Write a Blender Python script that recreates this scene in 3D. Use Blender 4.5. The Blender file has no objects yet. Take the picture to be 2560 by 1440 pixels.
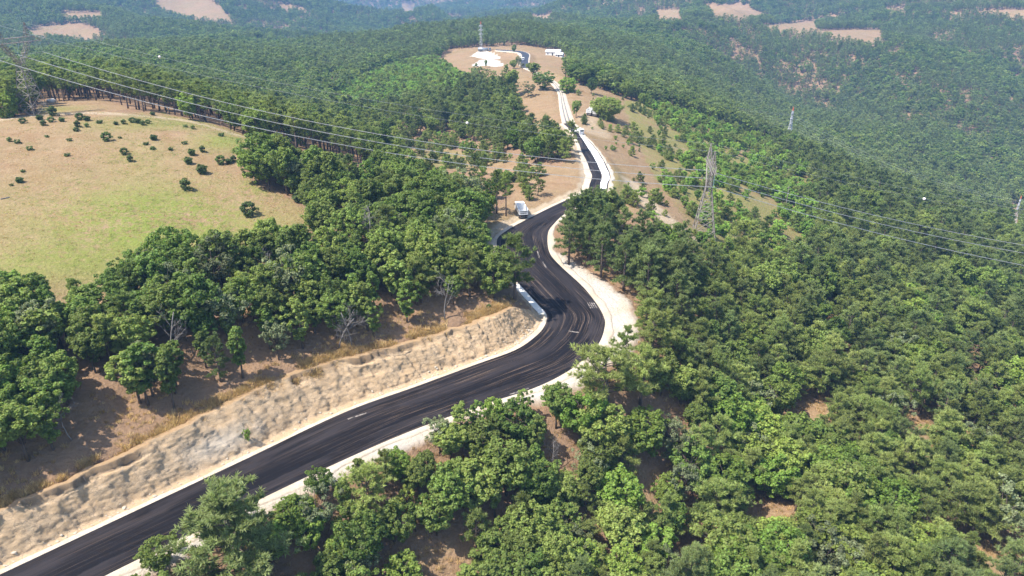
import bpy, bmesh, math, random
import numpy as np
from mathutils import Vector, Matrix, Euler

random.seed(7)
RNG = np.random.default_rng(11)
SC = bpy.context.scene
COL = SC.collection

# ------------------------------------------------------------------ camera, sky, sun, exposure
CAM_Z = 80.0                     # drone height; the ground is described by its depth d below the drone
PITCH = math.radians(24.0)       # looking down
FPX = 1775.0                     # focal length in pixels of a 2560 wide frame
cam_d = bpy.data.cameras.new('camera')
cam_d.sensor_width = 36.0
cam_d.lens = 36.0 * FPX / 2560.0
cam_d.clip_start = 1.0
cam_d.clip_end = 30000.0
cam = bpy.data.objects.new('camera', cam_d)
COL.objects.link(cam)
cam.location = (0, 0, CAM_Z)
cam.rotation_euler = (math.radians(90) - PITCH, 0, 0)
SC.camera = cam

SUN_ELEV = math.radians(59.0)
SH = np.array([0.94, 0.34]); SH /= np.linalg.norm(SH)      # shadows fall this way on the ground
sun_dir = Vector((SH[0] * math.cos(SUN_ELEV), SH[1] * math.cos(SUN_ELEV), -math.sin(SUN_ELEV)))
world = bpy.data.worlds.new('World')
SC.world = world
world.use_nodes = True
wn = world.node_tree.nodes; wl = world.node_tree.links
wn.clear()
w_out = wn.new('ShaderNodeOutputWorld')
w_bg = wn.new('ShaderNodeBackground')
w_sky = wn.new('ShaderNodeTexSky')
w_sky.sky_type = 'NISHITA'
w_sky.sun_disc = False
w_sky.sun_elevation = SUN_ELEV
w_sky.sun_rotation = math.atan2(-SH[0], -SH[1])
w_sky.air_density = 1.0; w_sky.dust_density = 1.5; w_sky.ozone_density = 1.0
w_bg.inputs['Strength'].default_value = 0.15
wl.new(w_sky.outputs[0], w_bg.inputs[0]); wl.new(w_bg.outputs[0], w_out.inputs[0])
sun_l = bpy.data.lights.new('sun', 'SUN')
sun_l.energy = 5.0
sun_l.angle = math.radians(0.53)
sun_l.color = (1.0, 0.95, 0.87)
sun = bpy.data.objects.new('sun', sun_l)
COL.objects.link(sun)
sun.location = (-200, 60, 400)
sun.rotation_euler = sun_dir.to_track_quat('-Z', 'Y').to_euler()
SC.view_settings.view_transform = 'Standard'
SC.view_settings.look = 'None'
SC.view_settings.gamma = 1.0
SC.view_settings.use_curve_mapping = False
SC.view_settings.exposure = 0.85
SC.render.engine = 'CYCLES'
SC.cycles.max_bounces = 4
SC.cycles.diffuse_bounces = 2
SC.cycles.glossy_bounces = 1
SC.cycles.transmission_bounces = 3
SC.cycles.transparent_max_bounces = 4
SC.cycles.volume_bounces = 0
SC.cycles.use_denoising = True
SC.cycles.use_adaptive_sampling = True
SC.cycles.adaptive_threshold = 0.025

# ------------------------------------------------------------------ helpers
CP, SP = math.cos(PITCH), math.sin(PITCH)

def ray(px, py):
    a = np.asarray(px, float) - 1280.0
    b = np.asarray(py, float) - 720.0
    return a, FPX * CP - b * SP, FPX * SP + b * CP      # right, forward, down

def at_d(px, py, d):
    a, f, dn = ray(px, py); k = d / dn
    return a * k, f * k

def at_y(px, py, y):
    a, f, dn = ray(px, py); k = y / f
    return a * k, dn * k                                 # x, d

def to_px(x, y, z):
    dn = CAM_Z - np.asarray(z, float)
    y = np.asarray(y, float)
    dep = y * CP + dn * SP
    v = dn * CP - y * SP
    dep = np.where(dep < 0.5, 0.5, dep)
    return 1280 + FPX * np.asarray(x, float) / dep, 720 + FPX * v / dep, dep

def in_poly(px, py, poly):
    px = np.asarray(px); py = np.asarray(py)
    r = np.zeros(px.shape, bool)
    n = len(poly)
    for i in range(n):
        x0, y0 = poly[i]; x1, y1 = poly[(i + 1) % n]
        if y0 == y1: continue
        c = ((py > min(y0, y1)) & (py <= max(y0, y1)))
        xi = x0 + (py - y0) * (x1 - x0) / (y1 - y0)
        r ^= c & (px < xi)
    return r

_perm = np.random.default_rng(5).integers(0, 1 << 30, 1 << 12)
def _h(ix, iy, s):
    v = _perm[(ix + _perm[(iy + s * 131) & 4095]) & 4095]
    return (v & 0xFFFF) / 65535.0
def vnoise(x, y, s=0):
    ix = np.floor(x).astype(np.int64); iy = np.floor(y).astype(np.int64)
    fx = x - ix; fy = y - iy
    fx = fx * fx * fx * (fx * (fx * 6 - 15) + 10); fy = fy * fy * fy * (fy * (fy * 6 - 15) + 10)
    a = _h(ix, iy, s); b = _h(ix + 1, iy, s); c = _h(ix, iy + 1, s); d = _h(ix + 1, iy + 1, s)
    return (a * (1 - fx) + b * fx) * (1 - fy) + (c * (1 - fx) + d * fx) * fy
def fbm(x, y, oct=4, s=0):
    r = 0.0; a = 0.5; t = 0.0
    for i in range(oct):
        r = r + a * vnoise(x * 2 ** i + 17.3 * i, y * 2 ** i - 9.1 * i, s + i); t += a; a *= 0.5
    return r / t

def smooth(e0, e1, x):
    t = np.clip((x - e0) / (e1 - e0), 0, 1)
    return t * t * (3 - 2 * t)

def new_mesh(name, verts, faces, smooth_shade=True):
    """faces: (n,3) or (n,4) int array"""
    verts = np.ascontiguousarray(verts, np.float32); faces = np.ascontiguousarray(faces, np.int32)
    me = bpy.data.meshes.new(name)
    n, k = faces.shape
    me.vertices.add(len(verts)); me.vertices.foreach_set('co', verts.ravel())
    me.loops.add(n * k); me.loops.foreach_set('vertex_index', faces.ravel())
    me.polygons.add(n)
    me.polygons.foreach_set('loop_start', np.arange(0, n * k, k, dtype=np.int32))
    me.polygons.foreach_set('loop_total', np.full(n, k, np.int32))
    if smooth_shade: me.polygons.foreach_set('use_smooth', np.ones(n, bool))
    me.update(calc_edges=True)
    return me

def link(name, me, mat=None, parent=None, loc=None):
    o = bpy.data.objects.new(name, me)
    COL.objects.link(o)
    if mat is not None and me is not None and len(me.materials) == 0: me.materials.append(mat)
    if parent is not None: o.parent = parent
    if loc is not None: o.location = loc
    return o

def empty(name, loc=(0, 0, 0), rz=0.0, sc=1.0):
    o = bpy.data.objects.new(name, None)
    COL.objects.link(o)
    o.location = loc; o.rotation_euler = (0, 0, rz); o.scale = (sc, sc, sc) if np.isscalar(sc) else sc
    o.empty_display_size = 0.5
    return o

def tag(o, label=None, cat=None, group=None, kind=None):
    if label: o['label'] = label
    if cat: o['category'] = cat
    if group: o['group'] = group
    if kind: o['kind'] = kind
    return o

class MB:
    """collects boxes, bars, prisms into one mesh"""
    def __init__(s): s.v = []; s.f = []
    def add(s, vs, fs):
        b = len(s.v); s.v += [tuple(map(float, p)) for p in vs]; s.f += [tuple(b + i for i in q) for q in fs]; return s
    def box(s, x0, x1, y0, y1, z0, z1, top=None):
        """top=(dx0,dx1,dy0,dy1): the top face moved in by that much"""
        t = top or (0, 0, 0, 0)
        vs = [(x0, y0, z0), (x1, y0, z0), (x1, y1, z0), (x0, y1, z0),
              (x0 + t[0], y0 + t[2], z1), (x1 - t[1], y0 + t[2], z1), (x1 - t[1], y1 - t[3], z1), (x0 + t[0], y1 - t[3], z1)]
        return s.add(vs, [(0, 3, 2, 1), (4, 5, 6, 7), (0, 1, 5, 4), (1, 2, 6, 5), (2, 3, 7, 6), (3, 0, 4, 7)])
    def bar(s, p, q, w, sides=4, w2=None):
        p = Vector(p); q = Vector(q); d = q - p
        if d.length < 1e-6: return s
        d.normalize(); u = d.orthogonal().normalized(); v = d.cross(u)
        w2 = w if w2 is None else w2
        vs = []
        for c, r in ((p, w), (q, w2)):
            for i in range(sides):
                t = 2 * math.pi * (i + .5) / sides
                vs.append(c + u * (math.cos(t) * r) + v * (math.sin(t) * r))
        fs = [(i, (i + 1) % sides, sides + (i + 1) % sides, sides + i) for i in range(sides)]
        fs += [tuple(range(sides - 1, -1, -1)), tuple(range(sides, 2 * sides))]
        return s.add(vs, fs)
    def tube(s, pts, rad, sides=5):
        """rad: number or list"""
        n = len(pts); pts = [Vector(p) for p in pts]
        rs = [rad] * n if np.isscalar(rad) else rad
        vs = []; u = None
        for i, p in enumerate(pts):
            d = (pts[min(i + 1, n - 1)] - pts[max(i - 1, 0)]).normalized()
            u = (d.orthogonal() if u is None else u - d * u.dot(d)).normalized()
            v = d.cross(u)
            for k in range(sides):
                t = 2 * math.pi * k / sides
                vs.append(p + u * (math.cos(t) * rs[i]) + v * (math.sin(t) * rs[i]))
        fs = []
        for i in range(n - 1):
            for k in range(sides):
                a = i * sides + k; b = i * sides + (k + 1) % sides
                fs.append((a, b, b + sides, a + sides))
        fs += [tuple(range(sides - 1, -1, -1)), tuple((n - 1) * sides + k for k in range(sides))]
        return s.add(vs, fs)
    def cyl(s, c, r, h, axis='x', sides=14):
        c = Vector(c); d = {'x': Vector((1, 0, 0)), 'y': Vector((0, 1, 0)), 'z': Vector((0, 0, 1))}[axis]
        return s.bar(c - d * h / 2, c + d * h / 2, r, sides)
    def prism(s, prof, x0, x1):
        """profile of (y,z) pushed along x"""
        n = len(prof)
        vs = [(x0, y, z) for y, z in prof] + [(x1, y, z) for y, z in prof]
        fs = [(i, (i + 1) % n, n + (i + 1) % n, n + i) for i in range(n)] + [tuple(range(n - 1, -1, -1)), tuple(range(n, 2 * n))]
        return s.add(vs, fs)
    def mesh(s, name, smooth_shade=False):
        me = bpy.data.meshes.new(name); me.from_pydata(s.v, [], s.f)
        me.update()
        bm = bmesh.new(); bm.from_mesh(me); bmesh.ops.recalc_face_normals(bm, faces=bm.faces); bm.to_mesh(me); bm.free()
        if smooth_shade: me.polygons.foreach_set('use_smooth', np.ones(len(me.polygons), bool))
        return me
    def build(s, name, mat, parent=None, loc=None, smooth_shade=False):
        return link(name, s.mesh(name, smooth_shade), mat, parent, loc)

# ------------------------------------------------------------------ material helpers
def mat_new(name):
    m = bpy.data.materials.new(name); m.use_nodes = True
    nt = m.node_tree; nt.nodes.clear()
    out = nt.nodes.new('ShaderNodeOutputMaterial')
    return m, nt, out

class NT:
    def __init__(s, nt): s.nt = nt
    def n(s, t, **kw):
        nd = s.nt.nodes.new(t)
        for k, v in kw.items():
            if k == 'ins':
                for i, val in v.items():
                    if isinstance(val, bpy.types.NodeSocket): s.nt.links.new(val, nd.inputs[i])
                    else: nd.inputs[i].default_value = val
            else: setattr(nd, k, v)
        return nd
    def l(s, a, b): s.nt.links.new(a, b)
    def noise(s, vec, scale, detail=4, rough=.55, dist=0.0, out='Fac'):
        nd = s.n('ShaderNodeTexNoise', ins={'Scale': scale, 'Detail': detail, 'Roughness': rough, 'Distortion': dist})
        if vec is not None: s.l(vec, nd.inputs['Vector'])
        return nd.outputs[out]
    def ramp(s, fac, stops, interp='LINEAR'):
        nd = s.n('ShaderNodeValToRGB'); cr = nd.color_ramp; cr.interpolation = interp
        while len(cr.elements) < len(stops): cr.elements.new(0.5)
        for e, (p, c) in zip(cr.elements, stops):
            e.position = p; e.color = (c, c, c, 1) if np.isscalar(c) else (*c, 1)
        s.l(fac, nd.inputs[0]); return nd.outputs[0]
    def mix(s, fac, a, b, blend='MIX'):
        nd = s.n('ShaderNodeMix', data_type='RGBA', blend_type=blend)
        for sock, val in ((nd.inputs[0], fac), (nd.inputs[6], a), (nd.inputs[7], b)):
            if isinstance(val, bpy.types.NodeSocket): s.l(val, sock)
            elif np.isscalar(val): sock.default_value = val
            else: sock.default_value = (*val, 1) if len(val) == 3 else val
        return nd.outputs[2]
    def math(s, op, a, b=0.0, clamp=False):
        nd = s.n('ShaderNodeMath', operation=op, use_clamp=clamp)
        for i, val in ((0, a), (1, b)):
            if isinstance(val, bpy.types.NodeSocket): s.l(val, nd.inputs[i])
            else: nd.inputs[i].default_value = val
        return nd.outputs[0]
    def scaled(s, vec, sx, sy, sz):
        nd = s.n('ShaderNodeVectorMath', operation='MULTIPLY'); s.l(vec, nd.inputs[0]); nd.inputs[1].default_value = (sx, sy, sz); return nd.outputs[0]
    def bump(s, h, strength, dist):
        nd = s.n('ShaderNodeBump', ins={'Strength': strength, 'Distance': dist}); s.l(h, nd.inputs['Height']); return nd.outputs[0]

def simple_mat(name, col, rough=.6, metal=0.0, var=0.12, scale=3.0, spec=.4):
    m, nt, out = mat_new(name); N = NT(nt)
    tc = N.n('ShaderNodeTexCoord').outputs['Object']
    f = N.noise(tc, scale, 5)
    c = N.mix(f, tuple(v * (1 - var * 1.6) for v in col), tuple(min(1, v * (1 + var)) for v in col))
    b = N.n('ShaderNodeBsdfPrincipled', ins={'Base Color': c, 'Roughness': rough, 'Metallic': metal, 'Specular IOR Level': spec})
    N.l(b.outputs[0], out.inputs[0]); return m
# ------------------------------------------------------------------ road line (left edge, right edge in the picture, depth below the drone)
ROAD_KEYS = [
    (-600, 1719, -290, 1745, 75.0), (-300, 1578, -20, 1590, 74.5), (0, 1437, 230, 1457, 74), (300, 1296, 500, 1323, 74), (600, 1155, 780, 1187, 74),
    (860, 1032, 1010, 1085, 73.6), (1045, 965, 1200, 1015, 73), (1186, 913, 1347, 966, 72.2), (1287, 876, 1440, 915, 71.4),
    (1337, 843, 1495, 862, 70.6), (1361, 816, 1512, 816, 70), (1367, 789, 1508, 789, 69.5), (1347, 765, 1488, 755, 68.8),
    (1314, 729, 1455, 715, 67.8), (1285, 697, 1404, 668, 66.6), (1262, 668, 1377, 638, 65.6), (1246, 632, 1369, 610, 64.4),
    (1243, 599, 1371, 580, 63.4), (1265, 578, 1385, 560, 62.9), (1303, 556, 1408, 538, 62.6), (1374, 520, 1450, 512, 62.4),
    (1428, 495, 1490, 495, 62.4), (1467, 477, 1516, 478, 62.4), (1474, 461, 1521, 460, 62.3), (1480, 441, 1526, 441, 62.2), (1474, 424, 1519, 420, 62.1),
    (1467, 404, 1505, 394, 62), (1455, 381, 1486, 367, 62), (1445, 354, 1466, 346, 62), (1428, 328, 1448, 326, 62), (1408, 309, 1434, 309, 62)]
TRACK_KEYS = [
    (1408, 309, 1434, 309, 62), (1402, 278, 1423, 278, 62), (1399, 249, 1414, 249, 62), (1397, 235, 1409, 231, 62), (1388, 220, 1401, 217, 62),
    (1378, 208, 1390, 206, 62), (1360, 196, 1372, 195, 62), (1335, 183, 1350, 184, 62), (1308, 170, 1326, 171, 62)]
FAR_KEYS = [
    (1308, 170, 1326, 171, 62), (1303, 160, 1321, 158, 62), (1302, 149, 1321, 148, 62), (1305, 141, 1323, 139, 62), (1302, 134, 1319, 133, 62.2),
    (1291, 130, 1303, 128, 62.6), (1276, 128.5, 1280, 126, 63.0), (1240, 126, 1240, 123.5, 63.2)]

def catmull(P, sub):
    P = np.asarray(P, float); n = len(P); out = []
    for i in range(n - 1):
        p0 = P[max(i - 1, 0)]; p1 = P[i]; p2 = P[i + 1]; p3 = P[min(i + 2, n - 1)]
        for t in np.linspace(0, 1, sub, endpoint=False):
            out.append(.5 * ((2 * p1) + (p2 - p0) * t + (2 * p0 - 5 * p1 + 4 * p2 - p3) * t * t + (-p0 + 3 * p1 - 3 * p2 + p3) * t ** 3))
    out.append(P[-1]); return np.array(out)

def strip_from(keys, sub=14):
    L = []; R = []
    for lx, ly, rx, ry, d in keys:
        x, y = at_d(lx, ly, d); L.append((x, y, CAM_Z - d)); x, y = at_d(rx, ry, d); R.append((x, y, CAM_Z - d))
    return catmull(L, sub), catmull(R, sub)

RL, RR = strip_from(ROAD_KEYS)
TL, TR = strip_from(TRACK_KEYS)
FL, FR = strip_from(FAR_KEYS)
RC = (RL + RR) / 2
def unit2(v):
    return v / np.maximum(np.linalg.norm(v, axis=-1, keepdims=True), 1e-9)
RN = unit2((RR - RL)[:, :2])                          # points right
RW = np.linalg.norm((RR - RL)[:, :2], axis=1) / 2
SUB = 14
def key_of(i): return i / SUB
NR = len(RC)
# how far level ground reaches outside the asphalt, each side
KEYI = np.arange(NR) / SUB
M_R = np.interp(KEYI, [0, 5, 6.5, 8, 9, 12, 14, 15.5, 17, 40], [2.2, 2.4, 2.8, 4.4, 6.2, 8.0, 6.0, 3.0, 2.2, 2.2])
M_L = np.interp(KEYI, [0, 10, 11, 15, 17, 40], [2.0, 2.0, 1.6, 1.6, 2.0, 2.0])

# ------------------------------------------------------------------ the cut bank left of the road: its lip as the picture shows it
LIP = np.array([(-700, 1630), (-300, 1440), (0, 1285), (200, 1185), (330, 1125), (450, 1083), (560, 1003), (680, 965), (780, 915), (900, 890), (1000, 864),
                (1150, 822), (1290, 764), (1345, 752), (1400, 745)], float)
BANK_RUN = 0.82                                       # horizontal run per metre of rise
b_i = np.arange(0, int(10.9 * SUB))
toe = RL[b_i, :2] - RN[b_i] * 2.0
tz = RL[b_i, 2]
BH = np.zeros(len(b_i))
for j in range(len(b_i)):
    hs = np.linspace(.3, 12, 300)
    p = toe[j] - RN[b_i[j]] * (hs[:, None] * BANK_RUN)
    qx, qy, _ = to_px(p[:, 0], p[:, 1], tz[j] + hs)
    g = qy - np.interp(qx, LIP[:, 0], LIP[:, 1])
    k = np.where(g < 0)[0]
    BH[j] = hs[k[0]] if len(k) else 6.0
k = np.ones(15) / 15
BH = np.convolve(np.pad(BH, 7, mode='edge'), k, 'valid')
BH = np.clip(BH, 0, 9.0)
BH *= np.interp(KEYI[b_i], [0, 9.8, 10.8], [1, 1, .55])

# ------------------------------------------------------------------ ground heights: control points (picture column: row, depth or distance)
CTRL = []
def cd(px, rows):
    for py, d in rows:
        x, y = at_d(px, py, d); CTRL.append((x, y, d))
def cy(px, rows):
    for py, yy in rows:
        x, d = at_y(px, py, yy); CTRL.append((x, yy, d))
def col(px, drows, yrows, px2=None):
    for q in ([px] if px2 is None else [px, px2]):
        cd(q, drows); cy(q, yrows)
col(20, [(950, 60), (800, 55.5), (650, 52), (500, 48), (400, 45.5), (310, 43)], [(285, 241), (250, 290), (220, 367), (190, 501), (160, 634), (130, 850), (80, 1000), (30, 1250), (0, 1500)], -500)
col(300, [(950, 62), (800, 58), (650, 54.5), (500, 50), (400, 47), (320, 44)], [(285, 241), (265, 266), (230, 332), (200, 445), (170, 587), (150, 692), (130, 1000), (90, 1050), (50, 1250), (20, 1500), (0, 1700)])
col(600, [(800, 59), (650, 57), (550, 55), (450, 51), (350, 48), (330, 50)], [(300, 318), (260, 431), (220, 523), (180, 643), (150, 737), (130, 793), (115, 1100), (80, 1300), (40, 1500), (10, 1800)])
col(900, [(750, 61), (600, 58), (480, 58), (420, 60), (380, 68)], [(340, 360), (300, 424), (260, 485), (220, 551), (180, 643), (150, 737), (130, 813), (110, 1250), (80, 1700), (50, 2000), (20, 2600), (0, 3200)])
col(1200, [(700, 63), (560, 61), (480, 63), (430, 67), (390, 71), (340, 73), (280, 71), (220, 67), (180, 65), (140, 63), (120, 63)], [(97, 760), (90, 1050), (80, 1200), (50, 1700), (20, 2300), (0, 3000)])
col(1400, [], [(118, 690), (100, 1000), (70, 1200), (40, 1500), (20, 2300), (0, 3200)])
col(1500, [(620, 66), (340, 64), (250, 64), (200, 66)], [(165, 600), (140, 720), (115, 960), (90, 1100), (60, 1350), (30, 1900), (5, 2700)])
col(1590, [(640, 68), (560, 65), (480, 66), (400, 68), (300, 69), (240, 71)], [])
col(1700, [(1400, 90), (1000, 86), (850, 76), (700, 71), (620, 70), (560, 68.5)], [(450, 270), (380, 325), (300, 410), (260, 470), (230, 540), (210, 620), (180, 780), (130, 930), (90, 1050), (50, 1250), (25, 1500), (10, 1900)])
col(1850, [(900, 84), (700, 80), (600, 81), (500, 80)], [(400, 360), (320, 470), (290, 560)])
col(2000, [(1300, 91), (1000, 88), (720, 83)], [(620, 240), (560, 262), (500, 300), (450, 345), (400, 410), (380, 470), (350, 580), (300, 740), (250, 830), (200, 910), (150, 1000), (100, 1100), (60, 1250), (30, 1420)])
col(2300, [(1400, 91), (900, 91), (720, 95)], [(600, 280), (520, 380), (450, 510), (350, 640), (250, 760), (150, 930), (100, 1010), (50, 1150), (30, 1200)])
col(2550, [(1400, 93), (900, 97), (750, 105)], [(600, 330), (500, 520), (400, 620), (300, 760), (200, 880), (100, 1000), (40, 1150), (5, 1300)], 3050)
for px, dd in ((-600, 78), (0, 80), (600, 84), (1000, 88), (1300, 90), (1700, 92), (2300, 93), (3000, 95)):
    cd(px, [(1950, dd), (2900, dd)])
cd(1000, [(1300, 84)]); cd(1300, [(1440, 88), (1250, 86)]); cd(700, [(1400, 80)]); cd(400, [(1470, 77)]); cd(1600, [(1200, 87), (1000, 80)])
for px in (-700, 300, 900, 1280, 1700, 2300, 3300):   # far ranges, rising past the top of the frame
    for yy, dd in ((2300, None), (4200, 60), (5500, -80), (7500, -260)):
        if dd is None: continue
        a, f, dn = ray(px, 0); CTRL.append((a / f * yy, yy, dd + 40 * math.sin(px * .004)))
for px in (1800, 2100, 2400): cy(px, [(0, 3600), (8, 3000)])
cy(2000, [(20, 2100)]); cy(2300, [(18, 1900)])
LIPW = toe - RN[b_i] * (BH[:, None] * BANK_RUN)
for j in range(0, len(b_i), 7):
    if BH[j] > 1.0: CTRL.append((LIPW[j, 0], LIPW[j, 1], CAM_Z - (tz[j] + BH[j])))
for j in range(int(15 * SUB), NR, 10):
    CTRL.append((RC[j, 0], RC[j, 1], CAM_Z - RC[j, 2]))
for j in range(0, len(TL), 14): CTRL.append(((TL + TR)[j, 0] / 2, (TL + TR)[j, 1] / 2, CAM_Z - TL[j, 2]))
for j in range(14, len(FL), 14): CTRL.append(((FL + FR)[j, 0] / 2, (FL + FR)[j, 1] / 2, CAM_Z - FL[j, 2]))
CTRL = np.array(CTRL)

def warp(x, y):
    yy = np.maximum(y, -40) + 90.0
    return x / yy * 1.6, np.log(yy)
U0, V0 = warp(CTRL[:, 0], CTRL[:, 1])
# drop near-duplicates
keep = []
for i in range(len(CTRL)):
    if all((U0[i] - U0[j]) ** 2 + (V0[i] - V0[j]) ** 2 > 1e-5 for j in keep): keep.append(i)
CTRL = CTRL[keep]; U0 = U0[keep]; V0 = V0[keep]
def tps(r2): return .5 * r2 * np.log(np.maximum(r2, 1e-12))
n = len(CTRL)
K = tps((U0[:, None] - U0) ** 2 + (V0[:, None] - V0) ** 2) + np.eye(n) * 2e-4
Pm = np.c_[np.ones(n), U0, V0]
A = np.block([[K, Pm], [Pm.T, np.zeros((3, 3))]])
# depths are fitted relative to a scale that grows with distance, so far points do not bend near ground
sol = np.linalg.solve(A, np.r_[CTRL[:, 2], 0, 0, 0])
TW, TA = sol[:n], sol[n:]

def natural(x, y):
    x = np.asarray(x, float); y = np.asarray(y, float)
    sh = x.shape; x = x.ravel(); y = y.ravel()
    out = np.empty(len(x))
    for s in range(0, len(x), 40000):
        u, v = warp(x[s:s + 40000], y[s:s + 40000])
        out[s:s + 40000] = tps((u[:, None] - U0) ** 2 + (v[:, None] - V0) ** 2) @ TW + TA[0] + TA[1] * u + TA[2] * v
    z = CAM_Z - out
    amp = smooth(250, 900, y)
    # gullies and spurs of the far hills
    rg = 1 - np.abs(2 * fbm(x / 420, y / 420, 3, 3) - 1)
    warpx = (fbm(x / 700 + 5, y / 700, 2, 13) - .5) * 260
    rg = 1 - np.abs(2 * fbm((x + warpx) / 330 + y / 900, (y + warpx) / 520, 3, 3) - 1)
    z += amp * (rg - .70) * np.clip(y * .050, 0, 95)
    z += smooth(900, 2200, y) * (fbm(x / 1100 + 3, y / 900, 3, 9) - .5) * 210
    z += (fbm(x / 22, y / 22, 3, 21) - .5) * 1.0 + (fbm(x / 90, y / 90, 2, 27) - .5) * 2.2 * (.4 + amp)
    return z.reshape(sh)

# every corridor: centre, right normal, half width, level margins
def corr(L, R, mL, mR):
    C = (L + R) / 2; Nn = unit2((R - L)[:, :2]); W = np.linalg.norm((R - L)[:, :2], axis=1) / 2
    return C, Nn, W, np.broadcast_to(mL, W.shape), np.broadcast_to(mR, W.shape)
CORR = [corr(RL, RR, M_L, M_R), corr(TL, TR, 1.6, 2.0), corr(FL, FR, 2.0, 2.0)]
C_ALL = np.concatenate([c[0] for c in CORR]); N_ALL = np.concatenate([c[1] for c in CORR]); W_ALL = np.concatenate([c[2] for c in CORR])
ML_ALL = np.concatenate([c[3] for c in CORR]); MR_ALL = np.concatenate([c[4] for c in CORR])
BH_ALL = np.zeros(len(C_ALL)); BH_ALL[b_i] = BH

STRIPS = [np.concatenate([L[:, :2], R[::-1, :2]]) for L, R in ((RL, RR), (TL, TR), (FL, FR))]
E_ALL = np.concatenate([RL, TL, FL, RR, TR, FR])[:, :2].astype(np.float32)
NE = len(C_ALL)
def road_frame(x, y):
    """nearest road sample: index, signed distance outside the road's edge (right positive, 0 on it)"""
    idx = np.empty(len(x), int); dist = np.empty(len(x)); sgn = np.empty(len(x))
    for s in range(0, len(x), 6000):
        dx = x[s:s + 6000, None].astype(np.float32) - E_ALL[:, 0]; dy = y[s:s + 6000, None].astype(np.float32) - E_ALL[:, 1]
        q = dx * dx + dy * dy; k = q.argmin(1)
        idx[s:s + 6000] = k % NE; sgn[s:s + 6000] = np.where(k >= NE, 1, -1); dist[s:s + 6000] = np.sqrt(q[np.arange(len(k)), k])
    ins = np.zeros(len(x), bool)
    for P in STRIPS: ins |= in_poly(x, y, [tuple(v) for v in P])
    return idx, np.where(ins, 0.0, dist * sgn)

from mathutils.kdtree import KDTree
_g = np.concatenate([np.stack([L * (1 - t) + R * t for t in np.linspace(0, 1, 9)], 1).reshape(-1, 3) for L, R in ((RL, RR), (TL, TR), (FL, FR))])
KD_ROAD = KDTree(len(_g)); KD_Z = _g[:, 2]
for _k, _p in enumerate(_g): KD_ROAD.insert((_p[0], _p[1], 0), _k)
KD_ROAD.balance()

def ground(x, y, info=False):
    x = np.asarray(x, float); y = np.asarray(y, float); sh = x.shape
    x = x.ravel(); y = y.ravel()
    z = natural(x, y)
    m = np.where((y > 30) & (y < 760) & (np.abs(x) < 130))[0]
    near_off = np.full(len(x), 999.0); near_i = np.zeros(len(x), int)
    if len(m):
        i, off = road_frame(x[m], y[m])
        zr = C_ALL[i, 2].copy()
        for q in np.where(off == 0)[0]:
            zr[q] = KD_Z[KD_ROAD.find((x[m[q]], y[m[q]], 0))[1]]
        dl = np.maximum(0, -off - ML_ALL[i]); dr = np.maximum(0, off - MR_ALL[i])
        side = np.where(off > 0, dr, dl)
        nat = z[m]
        cut = np.where(off > 0, 0.8, 1 / BANK_RUN)
        bh = BH_ALL[i]; has = (off < 0) & (bh > .8)
        lo = zr - .22 - .70 * side - 90 * smooth(28, 60, side)
        hi = np.where(has, zr - .22 + np.minimum(cut * side, bh + .38 * np.maximum(0, side - bh * BANK_RUN)), zr - .22 + cut * side) + 90 * smooth(14, 40, side)
        zz = np.clip(nat, lo, hi)
        # the bank mesh stands in front of this part of the ground
        dbank = -off - 2.0
        under = (off < 0) & (bh > .8) & (dbank > -.5) & (dbank < bh * BANK_RUN + .6)
        zz = np.where(under, zz - 1.0 * smooth(-.5, .6, dbank) * (1 - smooth(bh * BANK_RUN - .4, bh * BANK_RUN + .6, dbank)), zz)
        z[m] = zz; near_off[m] = off; near_i[m] = i
    if info: return z.reshape(sh), near_off.reshape(sh), near_i.reshape(sh)
    return z.reshape(sh)

# ------------------------------------------------------------------ ground sheet, fine near the drone and coarse far off
NU, NV = 620, 640
gu = np.linspace(-1.75, 1.75, NU); gv = np.linspace(math.log(50 + 30), math.log(7200 + 90), NV)
GU, GV = np.meshgrid(gu, gv)
GYY = np.exp(GV) - 90.0; GX = GU / 1.6 * (GYY + 90.0)
GZ, GOFF, GI = ground(GX, GYY, True)

def gz(x, y):
    """ground height from the built sheet (bilinear)"""
    x = np.asarray(x, float); y = np.asarray(y, float)
    u, v = warp(x, y)
    fu = np.clip((u - gu[0]) / (gu[1] - gu[0]), 0, NU - 1.001); fv = np.clip((v - gv[0]) / (gv[1] - gv[0]), 0, NV - 1.001)
    i = fu.astype(int); j = fv.astype(int); fu = fu - i; fv = fv - j
    return (GZ[j, i] * (1 - fu) + GZ[j, i + 1] * fu) * (1 - fv) + (GZ[j + 1, i] * (1 - fu) + GZ[j + 1, i + 1] * fu) * fv

def hit(px, py, ymin=20, ymax=7000, steps=1400):
    """first point where the picture's ray meets the ground"""
    a, f, dn = ray(px, py)
    ys = np.exp(np.linspace(math.log(ymin), math.log(ymax), steps))
    z = CAM_Z - dn / f * ys; g = gz(a / f * ys, ys)
    k = np.where(z < g)[0]
    if not len(k): return None
    k = k[0]
    y = ys[k] if k == 0 else ys[k - 1] + (ys[k] - ys[k - 1]) * (z[k - 1] - g[k - 1]) / max(1e-9, (z[k - 1] - g[k - 1]) + (g[k] - z[k]))
    x = a / f * y
    return np.array((x, y, float(gz(x, y))))

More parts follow.
